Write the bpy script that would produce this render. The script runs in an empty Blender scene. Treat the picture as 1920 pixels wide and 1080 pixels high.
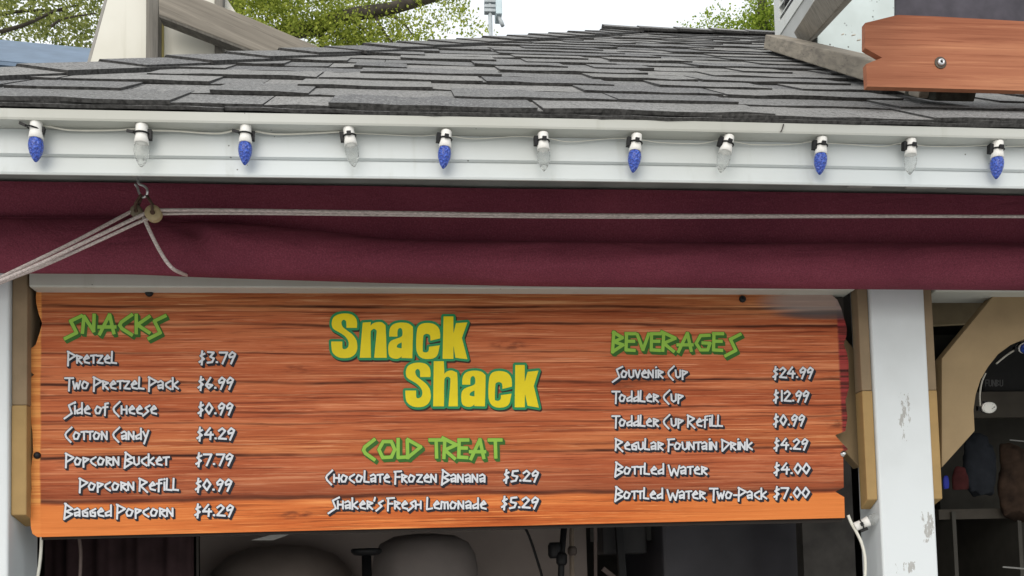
import bpy, bmesh, math, random
import numpy as np
from mathutils import Vector, Matrix, noise as mnoise
random.seed(7)
SC = bpy.context.scene
COL = SC.collection

# ------------------------------------------------------------------ camera
F = 1800.0; PPX, PPY = 960.0, 976.0
YAW, PITCH, ROLL = math.atan(F/18200.0), math.atan(F/31000.0), 0.026
EYE = Vector((0, 0, 1.6))
fw = Vector((math.sin(YAW)*math.cos(PITCH), math.cos(YAW)*math.cos(PITCH), math.sin(PITCH)))
r0 = fw.cross(Vector((0, 0, 1))).normalized(); u0 = r0.cross(fw)
rt = r0*math.cos(ROLL) - u0*math.sin(ROLL); up = u0*math.cos(ROLL) + r0*math.sin(ROLL)
cam = bpy.data.objects.new('camera', bpy.data.cameras.new('camera'))
COL.objects.link(cam); SC.camera = cam
cam.data.sensor_width = 36; cam.data.lens = F/1920*36
cam.data.shift_y = (PPY-540)/1920; cam.data.shift_x = 0
cam.data.clip_start = 0.05; cam.data.clip_end = 500
Mx = Matrix((rt, up, -fw)).transposed().to_4x4(); Mx.translation = EYE
cam.matrix_world = Mx

# ------------------------------------------------------------------ light
SUN_EL, SUN_AZ = math.radians(33), math.radians(200)      # behind and left of the viewer, through cloud
W = bpy.data.worlds.new('World'); SC.world = W; W.use_nodes = True
nt = W.node_tree; nt.nodes.clear()
wo = nt.nodes.new('ShaderNodeOutputWorld'); bg = nt.nodes.new('ShaderNodeBackground')
sky = nt.nodes.new('ShaderNodeTexSky'); sky.sky_type = 'NISHITA'; sky.sun_disc = False
sky.sun_elevation = SUN_EL; sky.sun_rotation = SUN_AZ; sky.dust_density = 4; sky.ozone_density = 1
mixw = nt.nodes.new('ShaderNodeMix'); mixw.data_type = 'RGBA'
mixw.inputs[0].default_value = 0.72
cl_n = nt.nodes.new('ShaderNodeTexNoise'); cl_n.inputs['Scale'].default_value = 2.2; cl_n.inputs['Detail'].default_value = 5
cl_r = nt.nodes.new('ShaderNodeValToRGB')
cl_r.color_ramp.elements[0].color = (8.2, 8.6, 8.9, 1); cl_r.color_ramp.elements[1].color = (11.5, 11.6, 11.4, 1)
nt.links.new(cl_n.outputs['Fac'], cl_r.inputs['Fac'])
nt.links.new(sky.outputs[0], mixw.inputs[6]); nt.links.new(cl_r.outputs[0], mixw.inputs[7])
nt.links.new(mixw.outputs[2], bg.inputs['Color']); bg.inputs['Strength'].default_value = 0.1
nt.links.new(bg.outputs[0], wo.inputs['Surface'])
sl = bpy.data.lights.new('sun', 'SUN'); sl.energy = 0.8; sl.angle = math.radians(50); sl.color = (1, .98, .94)
so = bpy.data.objects.new('sun', sl); COL.objects.link(so)
sd = Vector((math.sin(SUN_AZ)*math.cos(SUN_EL), math.cos(SUN_AZ)*math.cos(SUN_EL), math.sin(SUN_EL)))
so.rotation_euler = sd.to_track_quat('Z', 'Y').to_euler(); so.location = (0, -3, 6)
SC.view_settings.view_transform = 'Standard'; SC.view_settings.look = 'None'
SC.view_settings.exposure = 0.5; SC.view_settings.gamma = 1

# ------------------------------------------------------------------ helpers
def ray(px, py):
    return (fw + rt*((px-PPX)/F) - up*((py-PPY)/F))
def U(px, py, Y):                       # point seen at a pixel on the vertical plane y = Y
    d = ray(px, py); return EYE + d*(Y/d.y)
def UP(px, py, p, n):                   # ... on a general plane
    d = ray(px, py); return EYE + d*((p-EYE).dot(n)/d.dot(n))

def new_mesh(name, verts, faces, mat, parent=None, smooth=False, uv=None):
    me = bpy.data.meshes.new(name); me.from_pydata([tuple(v) for v in verts], [], faces); me.update()
    return link(name, me, mat, parent, smooth)
def link(name, me, mat, parent=None, smooth=False):
    if smooth: me.polygons.foreach_set('use_smooth', [True]*len(me.polygons))
    o = bpy.data.objects.new(name, me); COL.objects.link(o)
    if mat and not me.materials: me.materials.append(mat)
    if parent is not None:
        o.parent = parent
        w = Vector((0, 0, 0)); q = parent
        while q is not None: w += q.location; q = q.parent
        o.location = -w
    return o
def tag(o, label=None, cat=None, group=None, kind=None):
    if label: o['label'] = label
    if cat: o['category'] = cat
    if group: o['group'] = group
    if kind: o['kind'] = kind
    return o
def empty(name, loc, label, cat, group=None):
    o = bpy.data.objects.new(name, None); COL.objects.link(o); o.location = loc
    o.empty_display_size = 0.05
    return tag(o, label, cat, group)

class MB:
    def __init__(s): s.v = []; s.f = []
    def add(s, vs, fs):
        b = len(s.v); s.v += [Vector(v) for v in vs]; s.f += [tuple(i+b for i in f) for f in fs]; return s
    def hexa(s, a):                      # 8 corners: bottom 4, top 4
        return s.add(a, [(3,2,1,0),(4,5,6,7),(0,1,5,4),(1,2,6,5),(2,3,7,6),(3,0,4,7)])
    def box(s, x0, x1, y0, y1, z0, z1):
        return s.hexa([(x0,y0,z0),(x1,y0,z0),(x1,y1,z0),(x0,y1,z0),(x0,y0,z1),(x1,y0,z1),(x1,y1,z1),(x0,y1,z1)])
    def bar(s, p0, p1, w, h, upv=(0,0,1)):
        p0 = Vector(p0); p1 = Vector(p1); d = (p1-p0).normalized(); a = d.cross(Vector(upv)).normalized(); b = a.cross(d)
        return s.hexa([p0-a*w/2-b*h/2, p0+a*w/2-b*h/2, p1+a*w/2-b*h/2, p1-a*w/2-b*h/2,
                       p0-a*w/2+b*h/2, p0+a*w/2+b*h/2, p1+a*w/2+b*h/2, p1-a*w/2+b*h/2])
    def tube(s, pts, r, n=10, cap=True):
        pts = [Vector(p) for p in pts]; rs = r if isinstance(r, (list, tuple)) else [r]*len(pts)
        b = len(s.v); prev = None
        for i, p in enumerate(pts):
            d = (pts[min(i+1, len(pts)-1)] - pts[max(i-1, 0)]).normalized()
            if prev is None:
                a = d.orthogonal().normalized()
            else:
                a = (prev - d*prev.dot(d)).normalized()
            prev = a; c = d.cross(a)
            for k in range(n):
                t = 2*math.pi*k/n; s.v.append(p + (a*math.cos(t)+c*math.sin(t))*rs[i])
        for i in range(len(pts)-1):
            for k in range(n):
                k2 = (k+1) % n
                s.f.append((b+i*n+k, b+i*n+k2, b+(i+1)*n+k2, b+(i+1)*n+k))
        if cap:
            s.f.append(tuple(b+k for k in reversed(range(n)))); e = b+(len(pts)-1)*n
            s.f.append(tuple(e+k for k in range(n)))
        return s
    def lathe(s, prof, c=(0,0,0), n=20, axis='z'):    # prof: (r, h)
        c = Vector(c); b = len(s.v); m = len(prof)
        for r, h in prof:
            for k in range(n):
                t = 2*math.pi*k/n; x, y = r*math.cos(t), r*math.sin(t)
                s.v.append(c + (Vector((x, y, h)) if axis == 'z' else Vector((x, h, y)) if axis == 'y' else Vector((h, x, y))))
        for i in range(m-1):
            for k in range(n):
                k2 = (k+1) % n; q = (b+i*n+k, b+i*n+k2, b+(i+1)*n+k2, b+(i+1)*n+k)
                s.f.append(q if axis != 'y' else q[::-1])
        s.f.append(tuple(b+k for k in reversed(range(n)))); s.f.append(tuple(b+(m-1)*n+k for k in range(n)))
        return s
    def prism(s, poly, depth):           # poly: front outline points (any plane), depth: vector
        n = len(poly); depth = Vector(depth); poly = [Vector(p) for p in poly]
        from mathutils.geometry import tessellate_polygon
        tri = tessellate_polygon([poly]); b = len(s.v)
        s.v += poly + [p+depth for p in poly]
        for t in tri:
            s.f.append(tuple(b+i for i in t)); s.f.append(tuple(b+n+i for i in reversed(t)))
        for i in range(n):
            j = (i+1) % n; s.f.append((b+i, b+j, b+n+j, b+n+i))
        return s
    def build(s, name, mat, parent=None, smooth=False, bevel=0, seg=2, fixn=True):
        bm = bmesh.new(); vs = [bm.verts.new(v) for v in s.v]
        for f in s.f:
            try: bm.faces.new([vs[i] for i in f])
            except ValueError: pass
        if fixn: bmesh.ops.recalc_face_normals(bm, faces=bm.faces)
        if bevel:
            es = [e for e in bm.edges if len(e.link_faces) == 2 and e.calc_face_angle(0) > 0.5]
            bmesh.ops.bevel(bm, geom=es, offset=bevel, segments=seg, affect='EDGES', profile=0.5)
        me = bpy.data.meshes.new(name); bm.to_mesh(me); bm.free()
        return link(name, me, mat, parent, smooth)

def crom(pts, n=8):                       # smooth open polyline
    pts = [Vector(p) for p in pts]; out = []
    for i in range(len(pts)-1):
        p0 = pts[max(i-1,0)]; p1 = pts[i]; p2 = pts[i+1]; p3 = pts[min(i+2, len(pts)-1)]
        for k in range(n):
            t = k/n
            out.append(0.5*((2*p1)+(p2-p0)*t+(2*p0-5*p1+4*p2-p3)*t*t+(3*p1-p0-3*p2+p3)*t**3))
    return out+[pts[-1]]

# ------------------------------------------------------------------ materials
def lin(r, g, b):
    f = lambda c: ((c/255+.055)/1.055)**2.4 if c > 10 else c/255/12.92
    return (f(r), f(g), f(b), 1)
class Mat:
    def __init__(s, name, rough=.6, spec=.4):
        s.m = bpy.data.materials.new(name); s.m.use_nodes = True; s.t = s.m.node_tree; s.n = s.t.nodes
        s.b = s.n['Principled BSDF']; s.b.inputs['Roughness'].default_value = rough
        s.b.inputs['Specular IOR Level'].default_value = spec
        s.co = s.n.new('ShaderNodeTexCoord')
    def set(s, node, i, v):
        if v is None: return
        if hasattr(v, 'is_output') or isinstance(v, bpy.types.NodeSocket): s.t.links.new(v, node.inputs[i])
        else: node.inputs[i].default_value = v
    def mapping(s, scale=(1,1,1), rot=(0,0,0), src='Object', vec=None):
        m = s.n.new('ShaderNodeMapping'); m.inputs['Scale'].default_value = scale; m.inputs['Rotation'].default_value = rot
        s.t.links.new(vec if vec is not None else s.co.outputs[src], m.inputs['Vector']); return m.outputs[0]
    def noise(s, scale, detail=4, vec=None, rough=.55, dist=0):
        n = s.n.new('ShaderNodeTexNoise'); n.inputs['Scale'].default_value = scale; n.inputs['Detail'].default_value = detail
        n.inputs['Roughness'].default_value = rough; n.inputs['Distortion'].default_value = dist
        s.t.links.new(vec if vec is not None else s.co.outputs['Object'], n.inputs['Vector']); return n.outputs['Fac']
    def voronoi(s, scale, vec=None, out='Distance', feature='F1'):
        n = s.n.new('ShaderNodeTexVoronoi'); n.inputs['Scale'].default_value = scale; n.feature = feature
        s.t.links.new(vec if vec is not None else s.co.outputs['Object'], n.inputs['Vector']); return n.outputs[out]
    def ramp(s, fac, stops, interp='LINEAR'):
        r = s.n.new('ShaderNodeValToRGB'); cr = r.color_ramp; cr.interpolation = interp
        for i, (p, c) in enumerate(stops):
            c = c if isinstance(c, (tuple, list)) else (c, c, c, 1)
            e = cr.elements[i] if i < 2 else cr.elements.new(p)
            e.position = p; e.color = c
        s.t.links.new(fac, r.inputs['Fac']); return r.outputs[0]
    def mix(s, a, b, fac, mode='MIX'):
        m = s.n.new('ShaderNodeMix'); m.data_type = 'RGBA'; m.blend_type = mode
        s.set(m, 0, fac); s.set(m, 6, a); s.set(m, 7, b); return m.outputs[2]
    def math(s, op, a, b=None, clamp=False):
        m = s.n.new('ShaderNodeMath'); m.operation = op; m.use_clamp = clamp; s.set(m, 0, a); s.set(m, 1, b); return m.outputs[0]
    def rng(s, v, a, b, c=0., d=1.):
        m = s.n.new('ShaderNodeMapRange'); s.set(m, 0, v)
        for i, x in zip((1,2,3,4), (a,b,c,d)): m.inputs[i].default_value = x
        m.interpolation_type = 'SMOOTHSTEP'; return m.outputs[0]
    def xyz(s, vec=None):
        n = s.n.new('ShaderNodeSeparateXYZ'); s.t.links.new(vec if vec is not None else s.co.outputs['Object'], n.inputs[0]); return n.outputs
    def island(s):
        n = s.n.new('ShaderNodeNewGeometry'); return n.outputs['Random Per Island']
    def color(s, c): s.set(s.b, 'Base Color', c); return s
    def bump(s, h, strength=.3, dist=.01):
        b = s.n.new('ShaderNodeBump'); b.inputs['Strength'].default_value = strength; b.inputs['Distance'].default_value = dist
        s.t.links.new(h, b.inputs['Height']); s.t.links.new(b.outputs[0], s.b.inputs['Normal']); return s

def m_simple(name, col, rough=.6, var=.12, scale=30, spec=.22, bump=0, dirt=None):
    m = Mat(name, rough, spec); n = m.noise(scale, 5)
    a = tuple(c*(1-var) for c in col[:3])+(1,); b = tuple(min(1,c*(1+var)) for c in col[:3])+(1,)
    c = m.ramp(n, [(.3, a), (.7, b)])
    if dirt: c = m.mix(c, dirt, m.math('MULTIPLY', m.rng(m.noise(3.5, 6), .5, .72), .55))
    m.color(c)
    if bump: m.bump(n, bump, .004)
    return m.m

def m_white(name, base=(.565,.605,.615,1), specks=True, streak=True):
    m = Mat(name, .42, .4); c = base
    big = m.noise(2.3, 5)
    c = m.mix(base, (base[0]*.88, base[1]*.87, base[2]*.84, 1), m.rng(big, .42, .7))
    if streak:
        st = m.noise(1, 6, m.mapping((26, 26, 1.4)))
        c = m.mix(c, (base[0]*.66, base[1]*.65, base[2]*.58, 1), m.math('MULTIPLY', m.rng(st, .58, .78), .5))
    if specks:
        v = m.voronoi(62); k = m.noise(7, 4)
        sp = m.math('MULTIPLY', m.math('LESS_THAN', v, .085), m.math('GREATER_THAN', k, .56))
        c = m.mix(c, (.10,.095,.085,1), m.math('MULTIPLY', sp, .85))
    m.color(c); m.bump(m.noise(60, 3), .06, .003); return m.m

def m_wood(name, dark, light, axis, scale=1., rough=.8, rot=(0,0,0)):
    # axis: 'x' | 'y' | 'z' grain direction in object space
    m = Mat(name, rough, .25)
    sc = {'x': (2.5,60,60), 'y': (60,2.5,60), 'z': (60,60,2.5)}[axis]
    v = m.mapping(tuple(q*scale for q in sc), vec=m.mapping((1,1,1), rot)); g = m.noise(1, 6, v, .6, .3); f2 = m.noise(3.2, 4, v)
    c = m.ramp(g, [(.3, dark), (.68, light)])
    c = m.mix(c, tuple(q*.45 for q in dark[:3])+(1,), m.math('MULTIPLY', m.rng(f2, .58, .74), .7))
    c = m.mix(c, tuple(q*.75 for q in light[:3])+(1,), m.math('MULTIPLY', m.rng(m.noise(5, 4), .45, .7), .5))
    m.color(c); m.bump(g, .35, .003); return m.m

M_FASCIA = m_white('fascia_white')
M_LIP = m_white('drip_edge_white', (.46,.47,.44,1))
M_POST = None
M_BEAM = m_white('beam_white', (.52,.53,.49,1))
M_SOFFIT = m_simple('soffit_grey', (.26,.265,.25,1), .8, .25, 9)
M_BLACK = m_simple('black_plastic', (.012,.012,.013,1), .45, .2, 60)
M_SOCKET = m_simple('socket_white', (.74,.73,.70,1), .35, .05, 60)
M_ROPE = None
M_STEEL = Mat('steel', .3); M_STEEL.b.inputs['Metallic'].default_value = 1; M_STEEL.color((.62,.63,.64,1)); M_STEEL = M_STEEL.m
M_RUST = m_simple('rusty_iron', (.09,.055,.04,1), .7, .5, 120, bump=.4)
M_WIRE = m_simple('wire_cream', (.66,.65,.58,1), .4, .06, 60)
M_TAN = m_simple('tan_paint', (.28,.205,.115,1), .75, .1, 14, bump=.15)
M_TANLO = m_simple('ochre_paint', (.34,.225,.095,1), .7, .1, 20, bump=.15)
M_TANUP = m_simple('upper_trim_tan', (.235,.175,.11,1), .75, .1, 20, bump=.15)  # upper trim pieces: a darker, greyer tan than the lower ones

def mk_post():
    m = Mat('post_white', .45, .4); base = (.64,.68,.70,1)
    c = m.mix(base, (.55,.585,.595,1), m.rng(m.noise(3, 5), .4, .7))
    x, y, z = m.xyz()
    # chipped paint patches (two places) and scattered nicks
    pt = m.noise(1, 6, m.mapping((120, 120, 45)), .7)
    for (pp, w, h) in (((1697,770), .016, .055), ((1740,985), .016, .04), ((1700,1065), .03, .012)):
        P = U(pp[0], pp[1], 1.83)
        dx = m.math('DIVIDE', m.math('SUBTRACT', x, P.x), w); dz = m.math('DIVIDE', m.math('SUBTRACT', z, P.z), h)
        d = m.math('ADD', m.math('MULTIPLY', dx, dx), m.math('MULTIPLY', dz, dz))
        msk = m.math('MULTIPLY', m.math('GREATER_THAN', m.math('SUBTRACT', pt, m.math('MULTIPLY', d, .11)), .5), .8)
        c = m.mix(c, (.31,.30,.28,1), msk)
    v = m.voronoi(16); k = m.noise(4, 3)
    c = m.mix(c, (.08,.08,.08,1), m.math('MULTIPLY', m.math('LESS_THAN', v, .04), m.math('GREATER_THAN', k, .5)))
    m.color(c); m.bump(m.noise(90, 3), .06, .003); return m.m
M_POST = mk_post()

def mk_rope():
    m = Mat('rope_cotton', .9, .2)
    c = m.ramp(m.noise(1, 3, m.mapping((160, 900, 900), (0, .6, .6))), [(.35, (.30,.26,.245,1)), (.65, (.62,.55,.53,1))])
    m.color(c); return m.m
M_ROPE = mk_rope()

def mk_shingle():
    m = Mat('asphalt_shingle', .95, .2); r = m.island()
    g = m.noise(210, 3, None, .75); g2 = m.noise(70, 3)
    base = m.ramp(r, [(0, (.155,.155,.158,1)), (.5, (.21,.209,.207,1)), (1, (.285,.28,.27,1))])
    c = m.mix(base, (.018,.018,.02,1), m.rng(g, .56, .66))
    c = m.mix(c, (.42,.42,.41,1), m.math('MULTIPLY', m.rng(g, .46, .37), .8))
    c = m.mix(c, (.05,.05,.052,1), m.math('MULTIPLY', m.rng(g2, .55, .75), .6))
    c = m.mix(c, (.20,.20,.185,1), m.math('MULTIPLY', m.rng(m.noise(2.2, 5), .5, .75), .4))
    m.color(c); m.bump(g, .9, .004); return m.m
M_SHINGLE = mk_shingle()
M_UNDER = m_simple('shingle_core', (.060,.059,.058,1), .95, .6, 150)

def mk_fabric():
    m = Mat('maroon_canvas', .9, .15)
    x, y, z = m.xyz()
    wv = m.noise(1, 2, m.mapping((420, 420, 420)))
    c = m.ramp(m.noise(4, 4), [(.3, (.138,.028,.048,1)), (.7, (.195,.042,.066,1))])
    c = m.mix(c, (.075,.022,.028,1), m.math('MULTIPLY', m.rng(wv, .48, .66), .4)); c = m.mix(c, (.28,.11,.14,1), m.math('MULTIPLY', m.rng(wv, .45, .34), .18))
    c = m.mix(c, (.16,.05,.06,1), m.math('MULTIPLY', m.rng(m.noise(9, 5), .6, .8), .3))
    m.color(c); m.bump(m.math('ADD', m.noise(9, 5, m.mapping((.6, 1, 1.6), (0,.35,0)), .6, 1.2), m.math('MULTIPLY', wv, .05)), .45, .02)
    return m.m
M_FABRIC = mk_fabric()

def mk_bulb(name, blue):
    m = Mat(name, .16, .5)
    v = m.voronoi(300)
    m.bump(v, .9 if blue else .35, .003)
    if blue:
        fac = m.rng(v, .35, .75)
        m.color(m.mix((.022,.065,.42,1), (.05,.14,.70,1), fac))
        m.b.inputs['Transmission Weight'].default_value = .25; m.b.inputs['IOR'].default_value = 1.45
        m.b.inputs['Coat Weight'].default_value = .5
    else:
        m.color(m.mix((.90,.91,.89,1), (.97,.98,.97,1), m.rng(v, .2, .6))); m.b.inputs['Transmission Weight'].default_value = .93; m.b.inputs['IOR'].default_value = 1.09
        m.b.inputs['Roughness'].default_value = .1; m.b.inputs['Coat Weight'].default_value = .35; m.b.inputs['Coat Roughness'].default_value = .15
    return m.m
M_BLUE = mk_bulb('blue_bulb', True); M_CLEAR = mk_bulb('clear_bulb', False)

# ------------------------------------------------------------------ levels
Y_LIP, Y_FAS, Y_AWN, Y_BEAM, Y_SIGN, Y_POST = 1.428, 1.455, 1.72, 1.825, 1.86, 1.83
zc = lambda y, Y, x=960: U(x, y, Y).z
XL, XR = -1.9, 2.6
Z_SOF = zc(352, 1.72)

stand = empty('snack_stand', (0.1, 1.83, 0), 'white snack stand with grey shingle roof and white fascia', 'kiosk')

# ---- fascia, as extruded profiles along X
def extrude(prof, name, mat, parent, x0=XL, x1=XR, bevel=0):
    n = len(prof); b = MB()
    NX = 40
    for i in range(NX+1):
        x = x0+(x1-x0)*i/NX
        for (y, z) in prof: b.v.append(Vector((x, y, z + .0012*math.sin(3.1*x+y*9))))
    for i in range(NX):
        for k in range(n):
            k2 = (k+1) % n; b.f.append((i*n+k, i*n+k2, (i+1)*n+k2, (i+1)*n+k))
    b.f.append(tuple(range(n))); b.f.append(tuple(NX*n+k for k in reversed(range(n))))
    return b.build(name, mat, parent)
zl0, zl1 = zc(241, Y_LIP), zc(222, Y_LIP)
zs, zb = zc(305, Y_FAS), zc(339, Y_FAS)
lip_prof = [(Y_LIP, zl0), (Y_LIP-.001, zl0+.003), (Y_LIP-.001, zl1), (Y_LIP+.06, zl1+.004), (Y_LIP+.06, zl0)]
extrude(lip_prof, 'drip_edge', M_LIP, stand)
extrude([(Y_FAS+.004, zs+.0005), (Y_FAS, zs+.003), (Y_FAS+.002, zl0-.0005), (Y_FAS+.035, zl0-.0005), (Y_FAS+.035, zs+.0005)], 'fascia', M_FASCIA, stand)
extrude([(Y_FAS-.001, zb), (Y_FAS-.002, zb+.003), (Y_FAS+.005, zs+.0001), (Y_FAS+.03, zs+.0001), (Y_FAS+.0065, zs-.006), (Y_FAS+.0015, zb)], 'fascia', M_FASCIA, stand)
# joint in the drip edge cover
jx = U(1463, 245, Y_LIP).x
b = MB(); b.prism([(jx-.001, Y_LIP-.0032, zl0+.002), (jx+.001, Y_LIP-.0032, zl0+.0025), (jx+.0035, Y_LIP-.0032, zl0+.008), (jx+.0058, Y_LIP-.0032, zl1-.001), (jx+.0042, Y_LIP-.0032, zl1-.001), (jx+.0022, Y_LIP-.0032, zl0+.008)], (0, .002, 0))
b.build('drip_edge_joint', m_simple('joint_grime', (.06,.055,.05,1), .9), stand)
# soffit
b = MB(); b.box(XL, XR, Y_FAS+.031, 1.90, Z_SOF, Z_SOF+.02); b.build('soffit', M_SOFFIT, stand)
M_SOFL = m_simple('soffit_patch', (.42,.42,.39,1), .8, .2, 20)
for (a, c) in ((1602, 1648), (1712, 1790)):
    p, q = U(a, 356, 1.66), U(c, 356, 1.66); b = MB(); b.box(p.x, q.x, 1.56, 1.69, Z_SOF-.004, Z_SOF-.0005)
    b.build('soffit_block', M_SOFL, stand, bevel=.001)
# header beam behind the awning
zb0, zb1 = zc(541, Y_BEAM), zc(470, Y_BEAM)
b = MB(); b.box(U(54, 530, Y_BEAM).x, U(1604, 540, Y_BEAM).x, Y_BEAM, Y_BEAM+.09, zb0, Z_SOF-.001)
b.build('header_beam', M_BEAM, stand, bevel=.003)
b = MB(); b.box(U(1757, 540, Y_BEAM).x, XR, Y_BEAM+.006, Y_BEAM+.09, zb0-.001, Z_SOF-.001)
b.build('header_beam', M_BEAM, stand, bevel=.003)
# the lower backing strip the menu is screwed to
b = MB(); b.box(U(75, 530, Y_BEAM).x, U(1600, 540, Y_BEAM).x, Y_SIGN+.012, Y_SIGN+.05, zb0-.05, zb0-.002)
b.build('backing_strip', m_simple('backing_dark', (.05,.045,.04,1), .9), stand)

# ---- posts with trims and arch brackets
def post(x0, x1, yf, depth):
    b = MB(); b.box(x0, x1, yf, yf+depth, 0, Z_SOF-.001); return b.build('post', M_POST, stand, bevel=.005, seg=3)
pxl, pxr = U(1643, 800, Y_POST).x, U(1746, 800, Y_POST).x
post_r = post(pxl, pxr, Y_POST, .092)
lx1 = U(16, 800, Y_POST).x
post_l = post(lx1-.11, lx1, Y_POST, .14)
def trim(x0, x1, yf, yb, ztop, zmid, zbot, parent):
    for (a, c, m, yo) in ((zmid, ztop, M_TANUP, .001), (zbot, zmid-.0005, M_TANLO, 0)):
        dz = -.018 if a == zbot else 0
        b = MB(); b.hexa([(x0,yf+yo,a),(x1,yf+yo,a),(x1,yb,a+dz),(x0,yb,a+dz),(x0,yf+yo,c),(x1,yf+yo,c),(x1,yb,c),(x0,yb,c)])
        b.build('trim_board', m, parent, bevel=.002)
ztop = Z_SOF-.002
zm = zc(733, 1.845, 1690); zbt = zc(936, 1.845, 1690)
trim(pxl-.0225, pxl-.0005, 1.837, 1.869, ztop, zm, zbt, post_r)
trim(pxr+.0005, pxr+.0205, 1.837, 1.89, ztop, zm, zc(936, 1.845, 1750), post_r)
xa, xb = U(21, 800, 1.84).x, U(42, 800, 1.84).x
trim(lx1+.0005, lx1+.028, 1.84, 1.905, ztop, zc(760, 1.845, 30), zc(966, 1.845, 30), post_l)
# arch brackets (flat plywood between post and header)
YB = 1.868
arch = [(1766,877),(1828,808),(1826,768),(1830,740),(1839,712),(1853,688),(1872,664),(1895,647),(1920,636),(1960,628),(2000,640),(2046,690),(2100,640),(2080,548),(1868,548),(1766,672)]
def bracket(pts, Y, parent, depth=.03):
    b = MB(); b.prism([U(x, y, Y) for x, y in pts], (0, depth, 0)); return b.build('arch_bracket', M_TAN, parent, bevel=.0015)
bracket(arch, YB, stand)
mir = lambda x: 2*1690-x
bracket([(mir(x)-2, y) for x, y in arch[:6]] + [(1470,548),(1512,548),(1610,664)], YB+.03, stand)
# pale board behind the bracket, upper corner
b = MB(); b.prism([U(1700,540,2.05), U(1862,536,2.05), U(1862,604,2.05), U(1700,612,2.05)], (0,.015,0)); b.build('inner_header', m_simple('inner_tan', (.30,.24,.15,1), .8), stand)

# ---- roof
PIT = math.atan(1150/F)
P_E = U(960, 219, 1.431)                       # a point on the eave line
sl_v = Vector((0, math.cos(PIT), math.sin(PIT))); sl_n = Vector((0, -math.sin(PIT), math.cos(PIT)))
P0 = Vector((0, P_E.y, P_E.z+.004))
def UV(px, py):
    p = UP(px, py, P0, sl_n); return p.x, (p-P0).dot(sl_v)
def RP(u, v, h=0): return P0 + Vector((u,0,0)) + sl_v*v + sl_n*h
(ua, va), (ub, vb) = UV(0, 146), UV(1160, 62)
hip = lambda v: ua + (ub-ua)*(v-va)/(vb-va)
VR = vb
EXP = .152
roof_b = MB()
# deck, with hidden slopes so the roof is closed
vneg = -.0
eu0 = hip(0)
zr = RP(0, VR).z; yr = RP(0, VR).y
deck = [RP(eu0, 0, -.006), RP(XR+.1, 0, -.006), RP(XR+.1, VR, -.006), RP(hip(VR), VR, -.006)]
backz = Vector((0, 2*(yr-P0.y), 0))
bk0, bk1 = Vector((eu0, 2*yr-P0.y, P0.z-.006)), Vector((XR+.1, 2*yr-P0.y, P0.z-.006))
roof_b.add(deck+[bk0, bk1], [(0,1,2,3), (3,2,5,4), (0,3,4), (1,5,2)])
roof = roof_b.build('roof', M_UNDER, stand)
# laminated shingle tabs
tabs = MB(); rnd = random.Random(11)
dark_f = []
def tab(u0, u1, v0, v1, h0, h1, th, jag=.003):
    if u1 <= hip(v0): return
    l0, l1 = max(u0, hip(v0)), max(u0, hip(v1))
    if u1-l0 < .01: return
    r0_, r1_ = u1, max(u1, hip(v1))
    n = max(1, int((r0_-l0)/.05))
    lo = [(l0+(r0_-l0)*i/n, v0+rnd.uniform(-jag, jag)) for i in range(n+1)]
    top = [(l1+(r1_-l1)*i/n, v1) for i in range(n+1)]
    hb = [h0+rnd.uniform(-.0012, .0014) for _ in lo]
    vs = [RP(u, v, hb[i]) for i, (u, v) in enumerate(lo)] + [RP(u, v, h1) for u, v in top] + [RP(u, v+.001, hb[i]-th) for i, (u, v) in enumerate(lo)]
    vs += [RP(l1, v1, h1-.003), RP(r1_, v1, h1-.003)]
    m = n+1; fs = []
    for i in range(n):
        fs.append((i, i+1, m+i+1, m+i)); dark_f.append(len(tabs.f)+len(fs)); fs.append((2*m+i, 2*m+i+1, i+1, i))
    dark_f.extend((len(tabs.f)+len(fs), len(tabs.f)+len(fs)+1)); fs.append((0, m, 3*m, 2*m)); fs.append((n, 3*m-1, 3*m+1, m+n))
    tabs.add(vs, fs)
ncourse = int(VR/EXP)+1
for c in range(ncourse):
    v0 = c*EXP - (.002 if c == 0 else 0) + rnd.uniform(-.003, .003); v1 = min(v0+EXP*1.25, VR+.01)
    if v0 >= VR-.02: break
    base_h = .0062
    # backer layer
    u = hip(v0)-rnd.uniform(0, .3); 
    while u < XR:
        w = rnd.uniform(.5, .95)
        dv = rnd.uniform(-.003, .004)
        tab(u, u+w-.002, v0+dv, v1, base_h, .003, .0065); u += w
    # top laminations: dragon teeth
    u = hip(v0)-rnd.uniform(0, .3)
    while u < XR:
        w = rnd.uniform(.10, .42); gap = rnd.uniform(.05, .30)
        if rnd.random() < .25: gap = rnd.uniform(.002, .01)
        tab(u, u+w, v0-.003+rnd.uniform(-.002, .002), v1, base_h+.0042, .0055, .0062); u += w+gap
    if c == 0:
        u = hip(0)-.2
        while u < XR:
            w = rnd.uniform(.6, 1.); tab(u, u+w-.002, v0-.005, v0+.1, base_h-.0045, .001, .005); u += w
tb = new_mesh('shingles', tabs.v, tabs.f, M_SHINGLE, roof); tb.data.materials.append(M_UNDER)
for i in dark_f: tb.data.polygons[i].material_index = 1
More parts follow.
